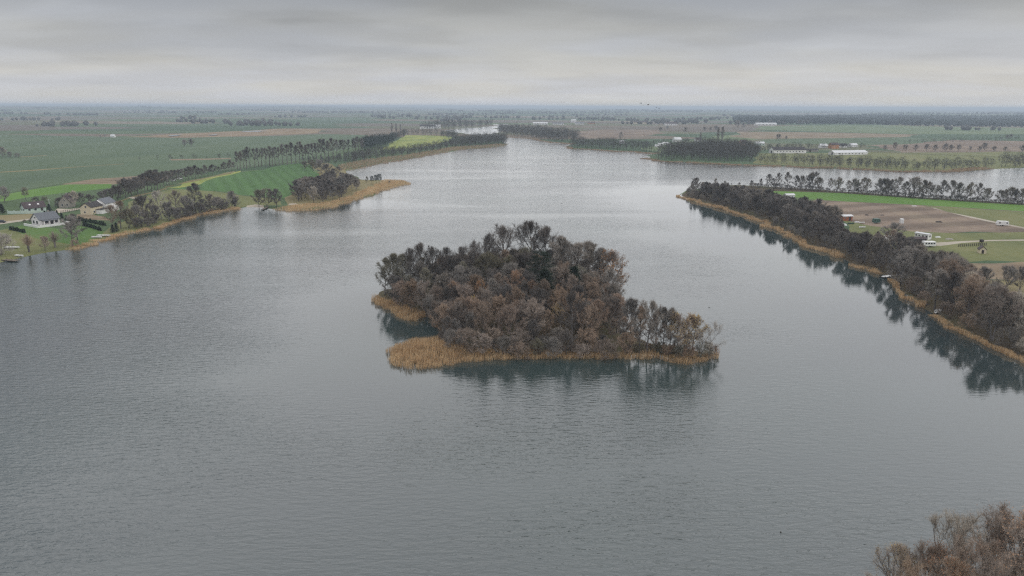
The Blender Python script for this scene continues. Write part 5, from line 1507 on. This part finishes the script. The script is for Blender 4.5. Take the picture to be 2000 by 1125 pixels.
def boat(label, px, py, rot, mat='paint', L=5.0, z=None):
    p, zg = on_ground(px, py)
    o = empty('rowing_boat', (p[0], p[1], (zg if z is None else z) + 0.02), R(rot))
    tag(o, label, 'boat')
    v, f = lathe_hull(L, L * 0.33, 0.62)
    obj('hull', make_mesh('hull', v, f), M[mat], o)
    for s in (-0.22, 0.02, 0.25):
        part('seat', o, (s * L, 0, 0.42), (0.28, L * 0.27, 0.05), 'wood')


boat('white rowing boat drawn up on the grass beside the yellowish willow', 23, 485, 5, L=6.5)
boat('white boat at the reed edge below the garden', 189, 464.5, 4, L=4.6)
boat('larger white boat beside it at the reed edge below the garden', 203, 461.5, 6, L=6)
boat('small white boat on the shingle by the wooden landing', 38, 503, -10, L=4)
boat('white boat moored at the beach beside the jetty', 508, 407.5, 4, L=7, z=-0.1)
boat('white boat lying upon the meadow under the red shed', 1684, 445, 8, L=3.4)
boat('white boat just behind the narrow tarpaulin on the meadow', 1684, 436, 8, L=2.8)
boat('white boat at the waterline below the caravans', 1832, 610, 40, L=4)


def jetty(label, a, b, wdt, n, mat='wood', z=0.45):
    p, q = P(*a), P(*b)
    d = q - p
    L = float(np.linalg.norm(d))
    o = empty('jetty', (p[0], p[1], 0), math.atan2(d[1], d[0]))
    tag(o, label, 'jetty')
    v, f = box_data((0, 0, 0), (L / n * 0.9, wdt, 0.09))
    me = make_mesh('plank', v, f)
    for k in range(n):
        obj('plank', me, M[mat], o, (L * (k + 0.5) / n, 0, z))
    for s in (-1, 1):
        part('beam', o, (L / 2, s * wdt * 0.4, z - 0.16), (L, 0.14, 0.2), 'darkwood')
    v, f = box_data((0, 0, 0), (0.18, 0.18, 2.2))
    me = make_mesh('post', v, f)
    k = 0.0
    while k < L:
        for s in (-1, 1):
            obj('post', me, M['darkwood'], o, (k + 0.2, s * wdt * 0.5, -0.4))
        k += 2.4


jetty('pale wooden landing stage at the village shore', (8, 509), (34, 511), 2.2, 12, 'wood')
jetty('angled dark jetty beside the sandy beach', (524, 405), (513, 410.5), 1.6, 16, 'wood')
jetty('short white jetty among the reeds of the peninsula wood', (1741, 540), (1724, 543), 1.8, 9, 'paint')
jetty('dark low jetty under the overhanging trees by the reed gap', (1812, 596), (1796, 599), 1.4, 8, 'darkwood')


def wheel_mesh(r, w_):
    k = 14
    v = []
    for y in (-w_ / 2, w_ / 2):
        v += [(r * math.cos(i * 2 * math.pi / k), y, r * math.sin(i * 2 * math.pi / k)) for i in range(k)]
    f = [(i, (i + 1) % k, k + (i + 1) % k, k + i) for i in range(k)] + [tuple(reversed(range(k))), tuple(range(k, 2 * k))]
    return make_mesh('wheel', v, f)


WH = wheel_mesh(0.32, 0.22)


def car(label, px, py, rot, mat='paint', van=False):
    p, z = on_ground(px, py)
    o = empty('car', (p[0], p[1], z), R(rot))
    tag(o, label, 'car')
    prof = [(-2.1, 0.3), (2.1, 0.3), (2.15, 0.75), (1.3, 0.92), (0.75, 1.42), (-1.3, 1.45), (-2.0, 0.95)] if not van else [(-2.4, 0.35), (2.4, 0.35), (2.4, 1.1), (1.6, 2.0), (-2.35, 2.05)]
    n = len(prof)
    v = [(a, -0.85, b) for a, b in prof] + [(a, 0.85, b) for a, b in prof]
    f = [(i, n + i, n + (i + 1) % n, (i + 1) % n) for i in range(n)] + [tuple(range(n)), tuple(reversed(range(n, 2 * n)))]
    obj('body', make_mesh('body', v, f), M[mat], o)
    zc = 1.14 if not van else 1.5
    for s in (-1, 1):
        part('window', o, (-0.25, s * 0.85, zc), (1.7, 0.04, 0.36), 'glass')
    part('windscreen', o, ((1.03, 0, 1.2) if not van else (2.0, 0, 1.58)), (0.36, 1.5, 0.36), 'glass')
    for a in (-1.3, 1.35):
        for s in (-1, 1):
            obj('wheel', WH, M['rubber'], o, (a, s * 0.8, 0.32))


car('white car parked at the lane by the flowering strip', 339, 353.5, 25)
car('second white car on the lane by the flowering strip', 351, 350.5, 25)
car('dark car at the frame edge on the village road', 2, 435, 15, 'darkpaint')
boat('dark green boat beside the red shed', 1662, 437.5, 4, 'green', L=3.6)
tarp('white peaked tarpaulin half hidden by the wood near the red shed', 1645, 440, 10, 5, 2.4, 1.2, 'r_white')
tarp('narrow white tarpaulin on the meadow past the red shed', 1674, 434, 6, 3, 1.2, 0.5, 'r_white')


def caravan(label, px, py, rot, L=6.0, body='paint', cat='caravan', nwin=3):
    p, z = on_ground(px, py)
    o = empty('caravan', (p[0], p[1], z), R(rot))
    tag(o, label, cat)
    prof = [(-L / 2, 0.5), (L / 2 - 0.2, 0.5), (L / 2, 1.2), (L / 2 - 0.25, 2.45), (-L / 2 + 0.3, 2.55), (-L / 2 - 0.05, 1.3)]
    n = len(prof)
    v = [(a, -1.1, b) for a, b in prof] + [(a, 1.1, b) for a, b in prof]
    f = [(i, n + i, n + (i + 1) % n, (i + 1) % n) for i in range(n)] + [tuple(range(n)), tuple(reversed(range(n, 2 * n)))]
    obj('body', make_mesh('body', v, f), M[body], o)
    for k in range(nwin):
        for s in (-1, 1):
            part('window', o, (-L * 0.32 + k * L * 0.64 / max(1, nwin - 1), s * 1.1, 1.65), (L * 0.15, 0.05, 0.62), 'glass')
    part('drawbar', o, (L / 2 + 0.6, 0, 0.45), (1.4, 0.12, 0.1), 'darkpaint')
    for s in (-1, 1):
        obj('wheel', WH, M['rubber'], o, (-0.2, s * 1.0, 0.32))


caravan('white caravan with a row of dark windows beside the sandy track', 1813, 482, 3, L=5.6, nwin=4)
caravan('white caravan glimpsed through the brush-like tree', 1741, 471, 4, L=3.6)
caravan('small white caravan half hidden at the brush-like tree', 1731, 471, 80, L=3.2)
caravan('white trailer parked on the pale straight track', 1957, 441, -8, L=5.4, nwin=2)
caravan('dark trailer with white top among the boats', 1711, 436, 0, L=3.5, body='green', nwin=2)


tarp('low white tarpaulin on the meadow past the long white cabin', 1832, 463.5, 6, 2.6, 1.4, 0.5, 'r_white')
tarp('grey tarpaulin heap beside the sandy track', 1854, 467.5, -6, 3.4, 2.2, 0.7, 'stone')
tarp('flat white sheet lying at the end of the green strip', 1786, 402.5, 0, 3.4, 1.6, 0.3, 'r_white')
tarp('dark heap in the middle of the ploughed field', 1834, 434, 0, 3.6, 1.8, 0.8, 'darkwood')
tarp('small dark heap on the ploughed field near the wood', 1693, 420.5, 0, 2.0, 1.2, 0.7, 'darkwood')
tarp('second small dark heap on the ploughed field', 1723, 420.5, 0, 2.0, 1.0, 0.5, 'darkwood')
p, z = on_ground(1760.5, 436)
o = empty('portable_toilet', (p[0], p[1], z), 0.1)
o.scale = (0.8, 0.8, 0.8)
tag(o, 'upright white portable toilet on the ploughed field', 'portable toilet')
part('cabin_shell', o, (0, 0, 1.4), (1.9, 1.9, 2.8), 'paint')
part('roof', o, (0, 0, 2.95), (2.0, 2.0, 0.3), 'paint', taper=0.7)
part('door', o, (0.1, -0.97, 1.3), (0.8, 0.06, 2.2), 'r_white')
part('vent_pipe', o, (0.6, 0.6, 3.2), (0.12, 0.12, 0.7), 'darkpaint')
p, z = on_ground(1916, 478.5)
o = empty('lookout_stand', (p[0], p[1], z), 0.2)
o.scale = (0.75, 0.75, 0.75)
tag(o, 'small dark lookout stand on posts in the meadow fence', 'stand')
for a in (-0.6, 0.6):
    for b in (-0.6, 0.6):
        part('leg', o, (a, b, 1.0), (0.14, 0.14, 2.2), 'darkwood')
part('cabin', o, (0, 0, 2.4), (1.6, 1.6, 1.3), 'darkwood')
part('roof', o, (0, 0, 3.2), (2.0, 2.0, 0.4), 'r_dark', taper=0.5)


def fence(label, a, b, n, mat='darkwood', h=1.3):
    p, z0 = on_ground(*a)
    q, z1 = on_ground(*b)
    d = q - p
    L = float(np.linalg.norm(d))
    o = empty('fence', (p[0], p[1], z0), math.atan2(d[1], d[0]))
    tag(o, label, 'fence')
    v, f = box_data((0, 0, h / 2 - 0.2), (0.16, 0.16, h + 0.4))
    me = make_mesh('post', v, f)
    for k in range(n):
        obj('post', me, M[mat], o, (L * k / (n - 1), 0, (z1 - z0) * k / (n - 1)))
    for zz_ in (0.5, 1.05):
        rl = part('rail', o, (0, 0, 0), (L, 0.07, 0.11), mat)
        rl.location = (L / 2, -0.1, zz_ + (z1 - z0) / 2)
        rl.rotation_euler = (0, -math.atan2(z1 - z0, L), 0)


fence('dark post and rail fence beside the lookout stand', (1872, 482), (1926, 479.5), 15)
fence('wooden fence running past the yard to the cream house', (118, 417), (163, 409), 14, 'wood', 1.6)
fence('pasture fence below the far brown pasture', (1700, 298), (1990, 309), 40, 'darkwood', 1.6)


def pole(label, px, py, top):
    p, z = on_ground(px, py)
    h = height_to(px, top, p[1]) - z
    o = empty('utility_pole', (p[0], p[1], z), 0.4)
    tag(o, label, 'pole')
    part('mast', o, (0, 0, h / 2 - 0.3), (0.28, 0.28, h + 0.6), 'r_white', taper=0.6)
    part('crossarm', o, (0, 0, h - 0.5), (1.8, 0.14, 0.14), 'wood')
    for s in (-0.8, 0, 0.8):
        part('insulator', o, (s, 0, h - 0.3), (0.12, 0.12, 0.26), 'white')


pole('pale utility pole rising from the lane avenue', 328, 362, 336)
pole('slim utility pole behind the tallest spruce in the village', 98, 408, 389)


def bird(label, pos, heading, flap, swim=False):
    o = empty('water_bird' if swim else 'flying_bird', pos, heading)
    tag(o, label, 'bird')
    st = [(-0.45, 0.02), (-0.25, 0.11), (0.0, 0.15), (0.22, 0.10), (0.36, 0.05), (0.46, 0.055), (0.56, 0.01)]
    A = Acc()
    A.tube([(x, 0, 0.1 + (0.12 if swim and x > 0.3 else 0)) for x, _ in st], [r_ for _, r_ in st], 8)
    obj('body', A.mesh('body'), M['feather'], o)
    for s in (-1, 1):
        k = 0.25 if swim else 1.0
        v = [(0.18, s * 0.08, 0.14), (-0.15, s * 0.08, 0.14), (-0.12, s * 0.5 * k, 0.14 + flap * 0.5), (0.16, s * 0.5 * k, 0.15 + flap * 0.5), (-0.12, s * 0.95 * k, 0.14 + flap * 0.75), (0.18, s * 0.08, 0.11), (-0.15, s * 0.08, 0.11), (-0.12, s * 0.5 * k, 0.11 + flap * 0.5), (0.16, s * 0.5 * k, 0.12 + flap * 0.5)]
        f = [(0, 1, 2, 3), (3, 2, 4), (5, 8, 7, 6), (8, 4, 7), (0, 3, 8, 5), (1, 6, 7, 2)]
        obj('wing', make_mesh('wing', v, f), M['feather'], o)
    o.scale = (0.55, 0.55, 0.55) if swim else (1.3, 1.3, 1.3)


for k, (px, py) in enumerate([(1003, 333), (1008, 331), (1012, 330), (1015, 329.5), (1062, 321), (1066, 322), (1069, 323.5), (1052, 318), (1097, 398)]):
    p = P(px, py, 2.0)
    bird(['first', 'second', 'third', 'fourth', 'fifth', 'sixth', 'seventh', 'eighth', 'ninth'][k] + ' dark bird flying low over the lake beyond the island', (p[0], p[1], 2.0), random.uniform(0, 6), random.uniform(-0.3, 0.5))
for k, (px, py) in enumerate([(1282, 210), (1287, 212), (1252, 202), (1266, 205)]):
    d = ray(px, py)
    t = 420 / d[1]
    bird(['largest', 'second', 'highest', 'fourth'][k] + ' small bird flying above the horizon over the far wood', (d[0] * t, 420, CAMZ + d[2] * t), random.uniform(0, 6), 0.3)
for k, (px, py) in enumerate([(1385, 601), (1525, 1040), (1088, 384)]):
    p = P(px, py)
    bird(['lone water bird swimming off the island spit', 'lone water bird swimming before the near grove', 'lone water bird in the open lake behind the island'][k], (p[0], p[1], 0.0), random.uniform(0, 6), -0.05, swim=True)

# ------------------------------------------------------------------ the hazy air
hm = bpy.data.materials.new('haze')
hm.use_nodes = True
nt = hm.node_tree
nt.nodes.clear()
pv = N(nt, 'ShaderNodeVolumePrincipled', inp={'Color': (0.74, 0.87, 1.0, 1), 'Density': 0.00016, 'Anisotropy': 0.1})
out = N(nt, 'ShaderNodeOutputMaterial')
nt.links.new(pv.outputs[0], out.inputs['Volume'])
v, f = box_data((0, 0, 35), (96000, 96000, 80))
hz = obj('haze', make_mesh('haze', v, f), hm)
tag(hz, 'thin bluish haze over the whole landscape', 'haze', kind='stuff')
